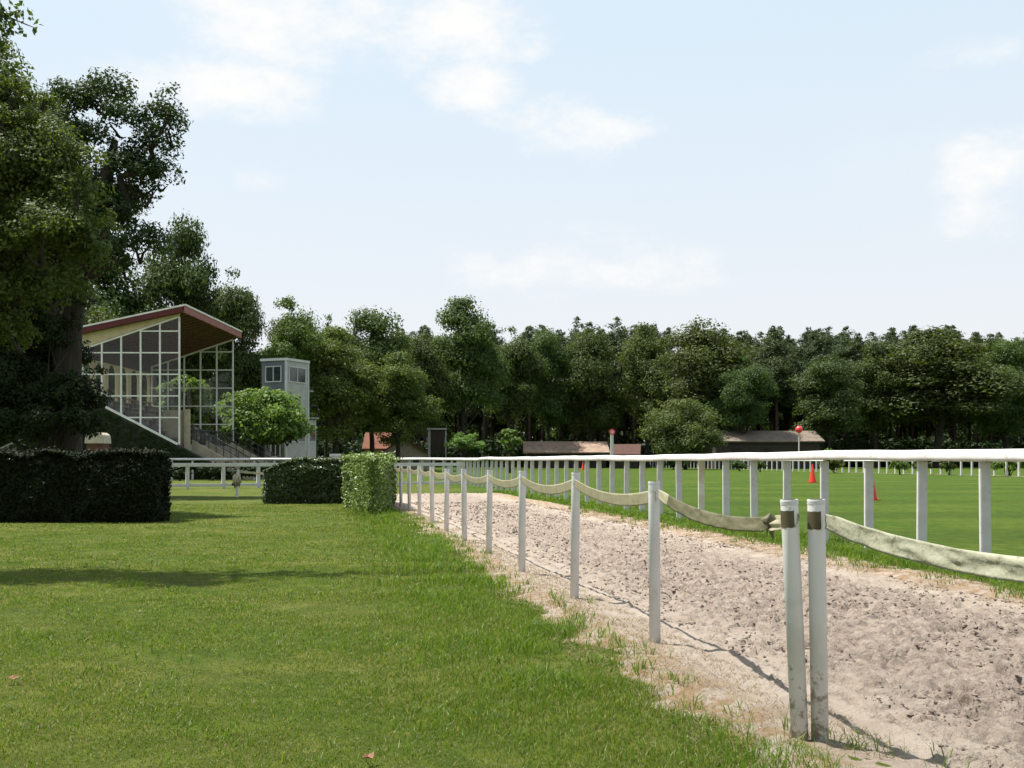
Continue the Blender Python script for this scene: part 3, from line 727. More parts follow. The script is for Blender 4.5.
# ---------------------------------------------------------------- hedges
def hedge(poly, h, label, mat, seed, nleaf, size, inset=.25, aspect=.5, slope=0., rnd=.10):
    cx = sum(p[0] for p in poly)/len(poly); cy = sum(p[1] for p in poly)/len(poly)
    t = thing('hedge', label, 'hedge', (cx, cy, 0)); rng = np.random.default_rng(seed)
    pl = np.array(poly)-np.array([cx, cy])
    core = MB(); nn_ = len(pl); ins = []
    for i in range(nn_):
        p0, p1, p2 = pl[i-1], pl[i], pl[(i+1) % nn_]; a_ = (p0-p1)/np.linalg.norm(p0-p1); b_ = (p2-p1)/np.linalg.norm(p2-p1)
        si = abs(a_[0]*b_[1]-a_[1]*b_[0]); ins.append(tuple(p1+(a_+b_)*(inset+(.35 if slope and p1[0] < 0 else 0))/max(si, .3)))
    core.prism(ins, 'z', 0.02, h-.2); core.build('dark_core', M['twig'], t)  # solid dark block; shade between the leaves put into its colour
    P = []; Nn = []
    n = len(pl); per = [np.linalg.norm(pl[(i+1) % n]-pl[i]) for i in range(n)]
    area2 = .5*abs(sum(pl[i][0]*pl[(i+1) % n][1]-pl[(i+1) % n][0]*pl[i][1] for i in range(n)))
    tot = sum(per)*h+area2
    ccw = sum(pl[i][0]*pl[(i+1) % n][1]-pl[(i+1) % n][0]*pl[i][1] for i in range(n)) > 0
    for i in range(n):
        a, b = pl[i], pl[(i+1) % n]; m = int(nleaf*per[i]*h/tot)
        tt = rng.random(m); z = h*rng.random(m)
        nrm = np.array([b[1]-a[1], -(b[0]-a[0])])/per[i]*(1 if ccw else -1)
        q = a+(b-a)*tt[:, None]
        bul = .17*(fbm(tt*per[i]*1.6+i*7, z*1.8, seed)-.5)*2-.06*sstep(.25, 0, z)-rnd*sstep(h-.35, h, z)**2+rng.normal(size=m)*.03-.14*(rng.random(m)**2)
        # round the vertical corners
        de = np.minimum(tt, 1-tt)*per[i]; bul -= rnd*np.exp(-(de/(rnd*1.5))**2)
        q = q+nrm*bul[:, None]
        P.append(np.stack([q[:, 0], q[:, 1], z], -1)); Nn.append(np.tile([nrm[0], nrm[1], .25], (m, 1)))
    m = int(nleaf*area2/tot*1.6); k = 0; pts = []
    mn, mx = pl.min(0), pl.max(0)
    while k < m:
        q = mn+(mx-mn)*rng.random((m, 2)); ins_ = np.zeros(m, bool)
        for i in range(n):
            a, b = pl[i], pl[(i+1) % n]
            c = ((a[1] > q[:, 1]) != (b[1] > q[:, 1])) & (q[:, 0] < (b[0]-a[0])*(q[:, 1]-a[1])/(b[1]-a[1]+1e-12)+a[0]); ins_ ^= c
        pts.append(q[ins_]); k += ins_.sum()
        if len(pts) > 50: break
    q = np.concatenate(pts)[:m]
    z = h+.13*(fbm(q[:, 0]*1.7, q[:, 1]*1.7, seed+5)-.5)*2+rng.normal(size=len(q))*.022-.06*(rng.random(len(q))**2)
    # sprigs standing up
    z += (rng.random(len(q)) < .05)*.10*rng.random(len(q))
    P.append(np.stack([q[:, 0], q[:, 1], z], -1)); Nn.append(np.tile([0, 0, 1.], (len(q), 1)))
    PP = np.concatenate(P)
    if slope:
        e_ = sstep(pl[:, 0].min(), pl[:, 0].min()+slope, PP[:, 0]); PP[:, 2] *= .70+.30*e_**.6
    V, Fq = leaf_quads(PP, np.concatenate(Nn), size, aspect, rng, .5)
    link('foliage', mesh_np('foliage', V, Fq, mat), t); return t
y1 = 23.1
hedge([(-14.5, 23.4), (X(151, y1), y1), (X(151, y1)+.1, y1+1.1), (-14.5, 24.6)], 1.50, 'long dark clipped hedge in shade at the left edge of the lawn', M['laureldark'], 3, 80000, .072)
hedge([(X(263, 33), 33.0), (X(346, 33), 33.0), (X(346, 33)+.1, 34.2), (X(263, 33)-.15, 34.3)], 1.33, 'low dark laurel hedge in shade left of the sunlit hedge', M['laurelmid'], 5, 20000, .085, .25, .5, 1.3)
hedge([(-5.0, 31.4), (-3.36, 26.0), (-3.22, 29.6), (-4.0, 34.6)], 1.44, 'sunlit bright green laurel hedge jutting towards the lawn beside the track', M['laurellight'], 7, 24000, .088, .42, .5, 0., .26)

# ---------------------------------------------------------------- trees: left
def pclumps(lst, D):   # clumps given as bearing, height and size as measured, at distance D (+ own offset)
    out = []
    for px, py, rp_, dd in lst: 
        d = D+dd; out.append((X(px, d), d, Z(py, d), rp_/F*d))
    return out
def custom_tree(name, label, bx, by, cl, nleaf, size, mat, seed, trunkpts, limbs, sub=.4, subn=12, flat=.85, cat='tree', bark='bark', aspect=.62, sprays=None, shade=None):
    t = thing(name, label, cat, (bx, by, 0)); rng = np.random.default_rng(seed)
    cl = [(a-bx, b-by, c, r) for a, b, c, r in cl]
    link('crown', crown_mesh('crown', cl, nleaf, size, mat, seed, aspect=aspect, flat=flat, sub=sub, subn=subn), t)
    if shade:
        sp = [(a-bx, b-by, c, r) for a, b, c, r in shade[0]]
        link('limb_foliage', crown_mesh('limb_foliage', sp, shade[1], shade[2], mat, seed+2, aspect=aspect, flat=.9, sub=.55, subn=14), t)
    if sprays:
        sp = [(a-bx, b-by, c, r) for a, b, c, r in sprays[0]]
        link('leaf_spray', crown_mesh('leaf_spray', sp, sprays[1], sprays[2], mat, seed+1, aspect=aspect, flat=.9, sub=.5, subn=8), t)
    tb = MB(); tb.tube([(p[0]-bx, p[1]-by, p[2]) for p, r in trunkpts], [r for p, r in trunkpts], 12)
    for a, b, r0, r1 in limbs: limb(tb, (a[0]-bx, a[1]-by, a[2]), (b[0]-bx, b[1]-by, b[2]), r0, r1, rng, 8, .10, 6, .05)
    if not limbs:
        zz_ = [p[2] for p, r in trunkpts]
        for c in cl: limb(tb, (0, 0, min(max(zz_)*.95, max(.2, c[2]*.4))), c[:3], max(.03, c[3]*.05), .015, rng, 6, .1, 4)
    for c in (cl if limbs else []):
        d = np.array(c[:3])
        for k in range(2):
            e = d+ball(1, rng)[0]*c[3]*.8; limb(tb, d-np.array([0, 0, c[3]*.7]), e, .05+.02*c[3], .015, rng, 5, .1, 3)
    tb.build('trunk', M[bark], t, True); return t
D = 40
tA = [(75, 105, 22, 0), (105, 95, 24, .5), (118, 120, 18, 0), (60, 130, 24, 1), (90, 140, 22, 0), (45, 120, 20, -1),
      (170, 95, 14, 0), (160, 120, 22, 0), (172, 135, 15, .5), (150, 150, 24, 0), (160, 175, 18, -.5), (135, 175, 26, 0), (120, 200, 24, 1), (145, 195, 14, 0),
      (100, 215, 28, 0), (60, 190, 34, 1), (30, 170, 36, 1), (20, 215, 40, 0), (75, 240, 30, -1), (110, 250, 22, -1), (140, 245, 22, 0), (125, 265, 16, 0),
      (30, 260, 38, 1), (10, 300, 36, 0), (50, 290, 26, -1.2), (-20, 240, 50, 0), (-30, 160, 50, 1), (-20, 320, 45, 1), (20, 340, 30, 1.5), (-60, 260, 60, 0)]
bx = X(66, D)
custom_tree('oak_tree', 'large dark oak with thick trunk and forked crown beside the grandstand', bx, D, [(a, b, c, r*1.24) for a, b, c, r in pclumps(tA, D)], 210000, .13, M['oakdark'], 21,
  [((bx, D, -.2), .9), ((bx, D, .6), .62), ((bx, D, 3), .54), ((X(68, D), D, Z(330, D)), .50), ((X(77, D), D, Z(270, D)), .44), ((X(88, D), D, Z(225, D)), .36), ((X(105, D), D, Z(185, D)), .26), ((X(115, D), D, Z(140, D)), .12)],
  [((X(78, D), D, Z(275, D)), (X(145, D), D, Z(170, D)), .30, .12), ((X(145, D), D, Z(170, D)), (X(168, D), D, Z(110, D)), .13, .04), ((X(72, D), D, Z(300, D)), (X(20, D), D+1, Z(200, D)), .30, .10), ((X(85, D), D, Z(240, D)), (X(65, D), D, Z(120, D)), .22, .06), ((X(72, D), D, Z(310, D)), (X(-20, D), D, Z(250, D)), .25, .08), ((X(80, D), D, Z(262, D)), (X(138, D), D, Z(240, D)), .14, .05)], subn=34, sub=.40)
# holly / ivy thicket at its foot
D = 38
tI = [(40, 400, 34, 1), (20, 370, 36, 2), (75, 395, 26, 0), (90, 405, 20, 0), (60, 425, 30, -.5), (20, 430, 34, 0), (-20, 400, 50, 1), (60, 360, 28, 2.5), (90, 385, 13, -.3), (85, 430, 20, 0), (-50, 350, 60, 2), (15, 330, 34, 3), (62, 330, 20, 1.2), (70, 300, 17, 1.2), (55, 300, 18, 1.5), (72, 345, 14, 1.0), (66, 400, 22, .5), (95, 372, 11, -.3), (50, 345, 22, 1)]
custom_tree('holly_bush', 'dark evergreen thicket around the foot of the big oak', X(45, D), D, pclumps(tI, D), 110000, .115, M['ivy'], 22, [((X(45, D), D, -.1), .2), ((X(45, D), D, 2), .1)], [], cat='bush', subn=16)
# lighter nearer tree at the left edge
D = 27
tB = [(20, 130, 30, 0), (50, 150, 30, 0), (80, 165, 24, 0), (30, 180, 40, 0), (70, 200, 30, -.5), (95, 225, 22, 0), (40, 235, 40, -1), (85, 260, 24, 0), (10, 290, 36, 0), (55, 290, 30, 0), (95, 290, 14, 0), (-10, 180, 60, 0), (-40, 110, 60, 1), (-60, 250, 70, 0), (-20, 330, 40, 0), (20, 335, 22, 0), (10, 90, 22, 0), (40, 105, 18, .5), (-30, 60, 40, 1)]
bx = X(-60, D)
custom_tree('oak_tree', 'yellow green leafy tree leaning in at the left edge before the dark oak', bx, D, [(a, b, c, r*1.1) for a, b, c, r in pclumps(tB, D)], 130000, .105, M['oaklight'], 23,
  [((bx, D, -.2), .5), ((bx, D, 2.5), .36), ((bx+.3, D, 5), .28), ((bx+.8, D, 8), .12)],
  [((bx+.2, D, 4), (X(50, D), D, Z(190, D)), .18, .05), ((bx+.2, D, 3.5), (X(60, D), D, Z(280, D)), .15, .04), ((bx+.4, D, 6), (X(10, D), D, Z(110, D)), .14, .04)], subn=28, sub=.42)
# tree beyond the left edge: its long limb throws the band of shade over the lawn
D = 12.5
cl = [(-15.5, 13, 6.5, 2.0), (-14.5, 12, 8, 2.0), (-16.5, 12.5, 8.5, 2.2), (-14.6, 14.0, 7, 1.5), (-15.5, 12, 5, 1.5), (-17.5, 13.5, 6, 2.0), (-13.2, 12.6, 7.6, 1.2),
      ]
limb_cl = [(-9.6-3.2+t_*8.4, 13.35+t_*.9, 8.4+.2*math.sin(t_*9), 1.0*(1-t_)+.17) for t_ in np.linspace(0, 1, 22)]
spr = [(X(2, 13), 13, Z(12, 13), .22), (X(18, 13), 13.1, Z(16, 13), .15), (X(30, 13), 13.1, Z(24, 13), .12), (X(10, 13), 13.1, Z(32, 13), .12), (X(36, 13), 13.1, Z(20, 13), .06), (X(-30, 13), 13, Z(-10, 13), .4), (X(-12, 13), 13.2, Z(36, 13), .20), (X(-2, 13), 13.2, Z(66, 13), .10), (X(-25, 13), 13, Z(70, 13), .3), (X(-50, 13), 13, Z(20, 13), .5)]
custom_tree('oak_tree', 'oak mostly beyond the left edge, its leaf sprays hanging into the top left corner', -15.6, 12.6, cl, 26000, .13, M['oak'], 25,
  [((-15.6, 12.6, -.2), .45), ((-15.6, 12.6, 2.5), .34), ((-15.5, 12.6, 5), .28), ((-15.4, 12.6, 8), .12)],
  [((-15.5, 12.6, 5), (-11.5, 13.5, 8.2), .17, .11), ((-11.5, 13.5, 8.2), (-8, 13.85, 8.4), .11, .07), ((-8, 13.85, 8.4), (-4.6, 14.2, 8.5), .06, .02), ((-15.5, 12.6, 4.5), (X(-30, 13), 13, Z(-10, 13)), .12, .02), ((X(-30, 13), 13, Z(-10, 13)), (X(30, 13), 13.1, Z(24, 13)), .02, .004)], subn=14, sub=.45, sprays=(spr, 2600, .085), shade=(limb_cl, 16000, .15))

# pollarded plane trees
def plane_tree(px, D, w, top, bot, label, seed):
    bx = X(px, D); rng = np.random.default_rng(seed); cl = []
    R = w/2/F*D; zt = Z(top, D); zb = Z(bot, D)
    for k in range(46):
        a = rng.random()*6.28; q = rng.random()**.5
        r = R*.25
        cl.append((bx+math.cos(a)*q*(R-r), D+math.sin(a)*q*(R-r), zb+r*.8+(zt-zb-1.4*r)*rng.random()*(1-.25*q), r))
    custom_tree('plane_tree', label, bx, D, cl, 13000, .30, M['plane'], seed, [((bx, D, -.1), .55), ((bx, D, 1.2), .45), ((bx, D, zb+.4), .5), ((bx, D, zb+1.2), .3)],
      [((bx, D, zb+.3), (bx+R*.6*math.cos(a), D+R*.6*math.sin(a), zb+1.2), .2, .08) for a in (0, 1.3, 2.5, 3.8, 5)], subn=14, sub=.6, flat=.85, aspect=.85)
plane_tree(259, 95, 106, 388, 450, 'flat crowned pollarded plane tree standing before the grey tower', 61)
plane_tree(187, 93, 62, 369, 428, 'pale green plane tree seen through the glass end of the grandstand', 62)

# ---------------------------------------------------------------- grandstand
gx, gy = -26.5, 75.0
gs = thing('grandstand', 'cream grandstand with glazed white framed ends and a red edged rising roof', 'grandstand', (gx, gy, 0))
def LX(x): return x-gx
Y0, Y1 = 0., 14.4
xr, xf = LX(-29.95), LX(-23.1)
def roofz(x): return 12.05+(x-LX(-22.6))*(12.05-10.35)/(7.8)   # top
rl, rf_ = LX(-30.4), LX(-22.6)
mb = MB(); mb.prism([(rl, roofz(rl)-.42), (rf_-.06, roofz(rf_)-.42), (rf_-.06, roofz(rf_)-.06), (rl, roofz(rl)-.06)], 'y', Y0-.45, Y1+.45); roof = mb.build('roof', M['soffit'], gs)
mb = MB(); mb.prism([(rl-.1, roofz(rl)-.055), (rf_+.12, roofz(rf_)-.055), (rf_+.12, roofz(rf_)+.06), (rl-.1, roofz(rl)+.06)], 'y', Y0-.62, Y1+.62); mb.build('roof_sheet', M['roofwhite'], roof)
for yy in (Y0-.53, Y1+.53):
    mb = MB(); mb.prism([(rl, roofz(rl)-.44), (rf_, roofz(rf_)-.44), (rf_, roofz(rf_)-.058), (rl, roofz(rl)-.058)], 'y', yy-.07, yy+.07)
    mb.build('end_fascia', M['redfascia'], roof)
mb = MB(); mb.box((rf_+.005, 7.2, roofz(rf_)-.30), (.12, 15.6, .48)); mb.build('front_fascia', stain('pinkish_red_paint', (.30, .11, .10), (.24, .08, .075), 1.5, .6), roof)  # front edge a lighter, pinker red than the ends
# soffit joists
mb = MB()
for k in range(14): 
    yy = .5+k*1.02
    mb.prism([(rl+.3, roofz(rl+.3)-.60), (rf_-.2, roofz(rf_-.2)-.50), (rf_-.2, roofz(rf_-.2)-.415), (rl+.3, roofz(rl+.3)-.415)], 'y', yy-.05, yy+.05)
mb.build('joists', M['soffit'], roof)
ztl, ztr = 9.0, 11.3
def scrtop(x): return ztl+(x-xr)/(xf-xr)*(ztr-ztl)
def scrbot(x): return 2.4+(xf-x)*.517
for nm_i, (yy, lab) in enumerate(((0., None), (14.4, None))):
    gp = MB(); gp.prism([(xr, scrtop(xr)+.08), (xf, scrtop(xf)+.08), (xf+.05, roofz(xf)-.43), (rl+.35, roofz(rl+.35)-.43), (rl+.35, 8.2), (xr, 8.2)], 'y', yy-.12, yy+.12); gp.build('gable_panel', M['cream'] if yy == 0 else M['soffit'], gs)
    fm_ = MB(); w = .11
    xs = [xf-1.345*k for k in range(6)]+[xr]
    for x in xs[:-1]: fm_.box((x, yy, (scrbot(x)+scrtop(x))/2), (w*.9, .12, scrtop(x)-scrbot(x)))
    for z in (10.3, 8.8, 7.3, 5.8, 4.3):
        xa = xr+.0 if z < ztl else xr+(z-ztl)/(ztr-ztl)*(xf-xr); xa = max(xa, xf-(z-2.4)/.517, xr)
        if z == 10.3: xa = xf-2.69
        fm_.box(((xa+xf)/2, yy+.004, z), (xf-xa, .10, w*.8))
    fm_.bar((xr, yy-.003, scrtop(xr)), (xf, yy-.003, scrtop(xf)), .14, w)
    fm_.bar((xr, yy-.006, scrbot(xr)), (xf, yy-.006, scrbot(xf)), .15, w)
    fo = fm_.build('glazing_frame', M['mullion'], gs)
    pn = MB(); pn.add([(xr, yy+.03, scrbot(xr)), (xf, yy+.03, scrbot(xf)), (xf, yy+.03, scrtop(xf)), (xr, yy+.03, scrtop(xr))], [(0, 1, 2, 3)]); pn.build('pane', M['glass'], fo)
# rear wall with tall arched openings
rw = MB(); ww = .14
nb = 6; pitch = 14.4/nb
def arch(y0, y1, zb, zt):   # opening outline
    r = (y1-y0)/2; c = (y0+y1)/2
    return [(c+r*math.cos(a), zt-r+r*math.sin(a)) for a in np.linspace(0, math.pi, 9)]
for k in range(nb):
    a = k*pitch; b = a+pitch; o0 = a+.36; o1 = b-.36; zt = 8.5
    rw.box((xr-ww/2, (a+o0)/2, 4.6), (ww, o0-a, 9.2)); rw.box((xr-ww/2, (o1+b)/2, 4.6), (ww, b-o1, 9.2))
    rw.box((xr-ww/2, (o0+o1)/2, 2.65), (ww-.01, o1-o0, 5.3))
    ap = arch(o0, o1, 0, zt); r = (o1-o0)/2
    rw.prism([(o1, zt-r)]+[(o1, 9.2), (o0, 9.2)]+[(o0, zt-r)]+ap[::-1][1:-1], 'x', xr-ww+.006, xr-.006)
rw.build('rear_wall', M['cream'], gs)
rw = MB(); rw.box((xr-ww/2, 7.2, 9.62), (ww+.06, 14.1, .84)); rw.box((xr+.06, 7.2, 8.86), (.05, 14.1, .70)); rw.build('rear_beam', stain('dark_beam', (.05, .033, .022), (.035, .024, .017), 2, .8), gs)
mb = MB(); mb.box((LX(-30.25), -.02, 4.5), (.55, .5, 9.4)); mb.build('corner_pier', M['cream'], gs)
# seating steps
st = MB(); nst = 13; sx_ = (LX(-18.6)-xr)/nst
for k in range(nst):
    zt = scrbot(xr+sx_*(k+.5))-.1
    if zt < .08: continue
    st.box((xr+sx_*(k+.5), 7.3, zt/2), (sx_-.004, 13.6 if k < 8 else 11.6, zt))
st.build('seating_steps', M['concrete'], gs)
bn = MB()
for k in range(8):
    zt = scrbot(xr+sx_*(k+.5))-.1
    for q in range(4): bn.box((xr+sx_*(k+.3), 2.0+q*3.4, zt+.42), (.32, 2.9, .07)); bn.box((xr+sx_*(k+.3), 2.0+q*3.4-1.3, zt+.2), (.25, .08, .4)); bn.box((xr+sx_*(k+.3), 2.0+q*3.4+1.3, zt+.2), (.25, .08, .4))
bn.build('benches', stain('bench_wood', (.16, .13, .10), (.11, .09, .07), 3, .7), gs)
# end wall with ivy, coping
ew = MB(); ap_x = LX(-28.4); ew.prism([(LX(-38.5), 0), (LX(-38.5), .75), (ap_x, 5.14), (LX(-18.5), 0.02), (LX(-18.5), 0)], 'y', -.42, -.08); ewo = ew.build('end_wall', stain('dark_wall', (.035, .035, .025), (.05, .045, .032), 1, .9), gs)  # plain dark wall behind the ivy leaves
cp = MB(); cp.bar((ap_x, -.26, 5.17), (xf, -.26, 2.43), .40, .12); cp.build('coping', M['mullion'], gs)
cp = MB(); cp.bar((ap_x, -.261, 5.17), (LX(-38.5), -.261, .78), .40, .10); cp.build('coping', M['concrete'], gs)
rg = np.random.default_rng(12); n = 5200
xx = LX(-38.3)+rg.random(n)*19.5; zmax = np.where(xx < ap_x, .75+(xx-LX(-38.5))/(ap_x-LX(-38.5))*4.39, 5.14-(xx-ap_x)*.5172)
zz = rg.random(n)*np.clip(zmax-.12, 0, 9)
V, Fq = leaf_quads(np.stack([xx, np.full(n, -.47)-.1*rg.random(n), zz], -1), np.tile([0, -1., .2], (n, 1)), .22, .8, rg, .6)
link('ivy', mesh_np('ivy', V, Fq, M['ivy']), gs)
# front parapet, stair stringers, rails
mb = MB(); mb.box((LX(-23.6), 1.0, 3.2), (1.9, .16, 3.3)); mb.box((LX(-22.72), .55, 3.1), (.34, .34, 3.6)); mb.build('parapet', M['creamdull'], gs)
for yy in (1.1, 4.6, 11.5):
    sg = MB(); sg.prism([(LX(-22.5), 2.75), (LX(-22.5), 1.75), (LX(-19.3), -.0), (LX(-18.2), -.0), (LX(-18.2), .42)], 'y', yy-.12, yy+.12)
    sg.build('stair_stringer', M['creamdull'], gs)
for yy in (1.1, 4.6, 11.5):
    rlg = MB(); a = (LX(-22.4), yy, 3.75); b = (LX(-18.25), yy, 1.38)
    rlg.bar(a, b, .06, .07); rlg.bar((a[0], yy, a[2]-.45), (b[0], yy, b[2]-.45), .04, .05)
    for k in range(9):
        t_ = k/8; x_ = a[0]+(b[0]-a[0])*t_; z_ = a[2]+(b[2]-a[2])*t_; rlg.box((x_, yy, z_-.5), (.05, .05, 1.0))
    rlg.build('handrail', M['iron'], gs)
br = MB()
for z in (3.55, 3.15, 2.75): br.bar((LX(-22.9), 1.2, z), (LX(-22.9), 14.1, z), .05, .06)
for k in range(13): br.box((LX(-22.9), 1.2+k*1.07, 3.05), (.06, .06, 1.1))
br.build('balustrade', M['iron'], gs)
# small kiosk in front of the end wall
kx, ky = X(98, 66), 66
t = thing('kiosk', 'small brown hut with a pale cream rounded roof before the dark end wall', 'hut', (kx, ky, 0))
mb = MB(); mb.box((0, 0, 1.2), (1.02, 1.0, 2.4)); mb.build('body', stain('red_brown_boards', (.11, .05, .035), (.075, .035, .026), 3, .8), t)
mb = MB(); mb.prism([(-.60, 2.35), (.60, 2.35), (.54, 2.85), (.34, 3.02), (-.34, 3.02), (-.54, 2.85)], 'y', -.62, .62); mb.build('roof', stain('pale_hut_roof', (.46, .42, .34), (.38, .34, .28), 2, .7), t, False, .03)
mb = MB(); mb.box((.1, -.503, .85), (.5, .03, 1.5)); mb.build('door', M['wood'], t)

# low shrubs behind the fence at the foot of the stand
def bush_proto(seed, mat, nleaf=1500, size=.2, flat=.8):
    rng = np.random.default_rng(seed); cl = [(rng.normal()*.4, rng.normal()*.4, .35+.45*rng.random(), .35+.2*rng.random()) for k in range(9)]
    c = crown_mesh('foliage', cl, nleaf, size, mat, seed, flat=flat, subn=8)
    tb = MB(); rg_ = np.random.default_rng(seed)
    for k in range(5): limb(tb, (rg_.normal()*.05, rg_.normal()*.05, -.05), (rg_.normal()*.4, rg_.normal()*.4, .8), .03, .01, rg_, 5, .1, 3)
    return c, tb.mesh('stems', M['bark'], True)
bdark = bush_proto(71, M['oak']); bgreen = bush_proto(72, M['plane'], 1500, .16); bivy = bush_proto(73, M['ivy'])
def bush(proto, x, y, s, sz, label, group=None, rz=0.):
    o = thing('bush', label, 'bush', (x, y, 0), rz, group); o.scale = (s, s, sz)
    link('foliage', proto[0], o); link('stems', proto[1], o); return o
for k in range(11):
    bush(bivy, -33+k*1.9, 70.6+.3*math.sin(k*2), 1.15, .95+.15*math.sin(k), 'low dark shrub in the row between the paddock fence and the grandstand', 'dark shrubs below the grandstand', k*1.3)

# ---------------------------------------------------------------- tower
td = 100; tx, ty = X(286, td), td
tw = thing('observation_tower', 'narrow grey judges tower with top windows and a side balcony', 'tower', (tx, ty, 0), 0)
# near corner at the origin; faces: left (blue grey) along A, right (pale) along B
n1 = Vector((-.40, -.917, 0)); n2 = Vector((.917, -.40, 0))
A = Vector((-.917, .40, 0)); B = Vector((.40, .917, 0)); wa, wb = 2.75, 3.6; HT = 10.7
def q(a, b, z): p = A*a+B*b; return (p.x, p.y, z)
def block(mb, a0, a1, b0, b1, z0, z1):
    mb.add([q(a0, b0, z0), q(a1, b0, z0), q(a1, b1, z0), q(a0, b1, z0), q(a0, b0, z1), q(a1, b0, z1), q(a1, b1, z1), q(a0, b1, z1)], [(0, 1, 2, 3), (4, 7, 6, 5), (0, 4, 5, 1), (1, 5, 6, 2), (2, 6, 7, 3), (3, 7, 4, 0)])
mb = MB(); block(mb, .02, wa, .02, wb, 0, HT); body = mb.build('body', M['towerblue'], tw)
mb = MB(); block(mb, -.03, .018, .05, wb-.05, .2, HT-.15); mb.build('pale_face', M['towergrey'], tw)  # paler sheet over the right face only
mb = MB(); block(mb, -.12, wa+.1, -.10, wb+.1, HT-.12, HT+.12); block(mb, -.07, .10, -.07, .10, 0, HT-.12); block(mb, -.07, .1, wb-.1, wb+.06, 0, HT-.12); mb.build('trim', M['towertrim'], tw)
def win(a0, a1, b0, b1, z0, z1, face):
    fr_ = MB(); pn = MB(); t_ = .09
    if face == 'A':   # on left face, b = const ~0
        for (x0_, x1_, u0, u1) in ((a0, a1, z0, z0+t_), (a0, a1, z1-t_, z1), (a0, a0+t_, z0+t_, z1-t_), (a1-t_, a1, z0+t_, z1-t_), ((a0+a1)/2-.04, (a0+a1)/2+.04, z0+t_, z1-t_)): block(fr_, x0_, x1_, -.05, .03, u0, u1)
        block(pn, a0+t_, a1-t_, -.012, .015, z0+t_, z1-t_)
    else:
        for (x0_, x1_, u0, u1) in ((b0, b1, z0, z0+t_), (b0, b1, z1-t_, z1), (b0, b0+t_, z0+t_, z1-t_), (b1-t_, b1, z0+t_, z1-t_), ((b0+b1)/2-.04, (b0+b1)/2+.04, z0+t_, z1-t_)): block(fr_, -.10, -.02, x0_, x1_, u0, u1)
        block(pn, -.055, -.035, b0+t_, b1-t_, z0+t_, z1-t_)
    f_ = fr_.build('window', M['towertrim'], tw); pn.build('pane', M['darkglass'], f_)
win(.5, 2.3, 0, 0, 8.6, 10.1, 'A'); win(.6, 1.7, 0, 0, 1.6, 3.1, 'A')
win(0, 0, .35, 3.1, 8.6, 10.1, 'B'); win(0, 0, .5, 3.0, 3.0, 4.7, 'B')
# side bay and balconies on the far right
mb = MB(); block(mb, -.02, 1.6, wb+.07, wb+1.3, 1.2, 5.2); mb.build('side_bay', M['towergrey'], tw)
mb = MB(); block(mb, -.04, -.022, wb+.25, wb+1.15, 3.2, 4.7); mb.build('bay_window', M['darkglass'], tw)
mb = MB(); block(mb, 0, 1.4, wb+.07, wb+.9, 7.9, 8.05); mb.build('upper_landing', M['concrete'], tw)
mb = MB(); block(mb, -.3, 1.8, wb+.07, wb+1.35, 5.3, 5.45); mb.build('balcony', M['concrete'], tw)
mb = MB()
for a in (-.25, .7, 1.7): block(mb, a, a+.05, wb+1.25, wb+1.3, 5.45, 6.6)
block(mb, -.25, 1.75, wb+1.25, wb+1.3, 6.55, 6.62); block(mb, -.25, -.2, wb+.07, wb+1.3, 6.55, 6.62)
mb.build('balcony_railing', M['iron'], tw)
for a_ in (1.5, 0):
    mb = MB(); block(mb, a_, a_+.1, wb+.95, wb+1.05, 0, 1.2); mb.build('bay_leg', M['concrete'], tw)

# ---------------------------------------------------------------- far buildings
def house(name, px0, px1, D, ptop, eave_py, label, rz, roofmat, wallmat, depth, over=.4, cat='house', chimney=False, gable_x=False, openings=True):
    xc = (X(px0, D)+X(px1, D))/2; w = X(px1, D)-X(px0, D); zt = Z(ptop, D); ze = Z(eave_py, D)
    t = thing(name, label, cat, (xc, D+depth/2, 0), rz)
    mb = MB()
    if gable_x: mb.prism([(-w/2, 0), (w/2, 0), (w/2, ze), (0, zt-.15), (-w/2, ze)], 'y', -depth/2, depth/2)
    else: mb.prism([(-depth/2, 0), (depth/2, 0), (depth/2, ze), (0, zt-.15), (-depth/2, ze)], 'x', -w/2, w/2)
    mb.build('wall', wallmat, t)
    rf = MB(); hw = (w if gable_x else depth)/2; sl = (zt-ze)/hw; ln = depth/2+over if gable_x else w/2+over
    for s in (-1, 1):
        pr = [(0, zt+.02), (s*(hw+over), ze-sl*over+.02), (s*(hw+over), ze-sl*over-.16), (0, zt-.14)]
        rf.prism(pr, 'y' if gable_x else 'x', -ln, ln)
    rf.build('roof', roofmat, t)
    if openings:
        if gable_x: rects = [(-w*.25, w*.16), (w*.25, w*.16)]
        else: rects = [(-w*.3, w*.1), (0, w*.1), (w*.3, w*.1)]
        for c, ww_ in rects:
            f_ = MB(); f_.box((c, -depth/2-.02, ze*.5), (ww_, .08, ze*.55)); wo = f_.build('window', M['towertrim'] if cat == 'house' else M['wood'], t)
            p_ = MB(); p_.box((c, -depth/2-.065, ze*.5), (ww_*.8, .03, ze*.45)); p_.build('pane', M['dark'], wo)
    return t
hs = house('tiled_house', 365, 386, 150, 432, 447, 'small house with an orange tiled roof left of the cream gabled annex', 0, M['tile'], M['creamdull'], 7)
hs = house('tiled_house', 377, 424, 140, 438, 452, 'cream gabled house with brown roof edges among the trees', .12, M['tile'], M['creamdull'], 8, gable_x=True)
hs = house('long_barn', 527, 606, 180, 441, 451, 'long low barn with a sunlit pale tiled roof beneath the pines', 0, M['tilepale'], M['wood'], 9, .6, 'barn')
hs = house('tiled_shed', 616, 640, 170, 444, 453, 'small shed with a dull red roof right of the round marker', -.15, M['redroof'], M['wood'], 6, .5, 'shed')
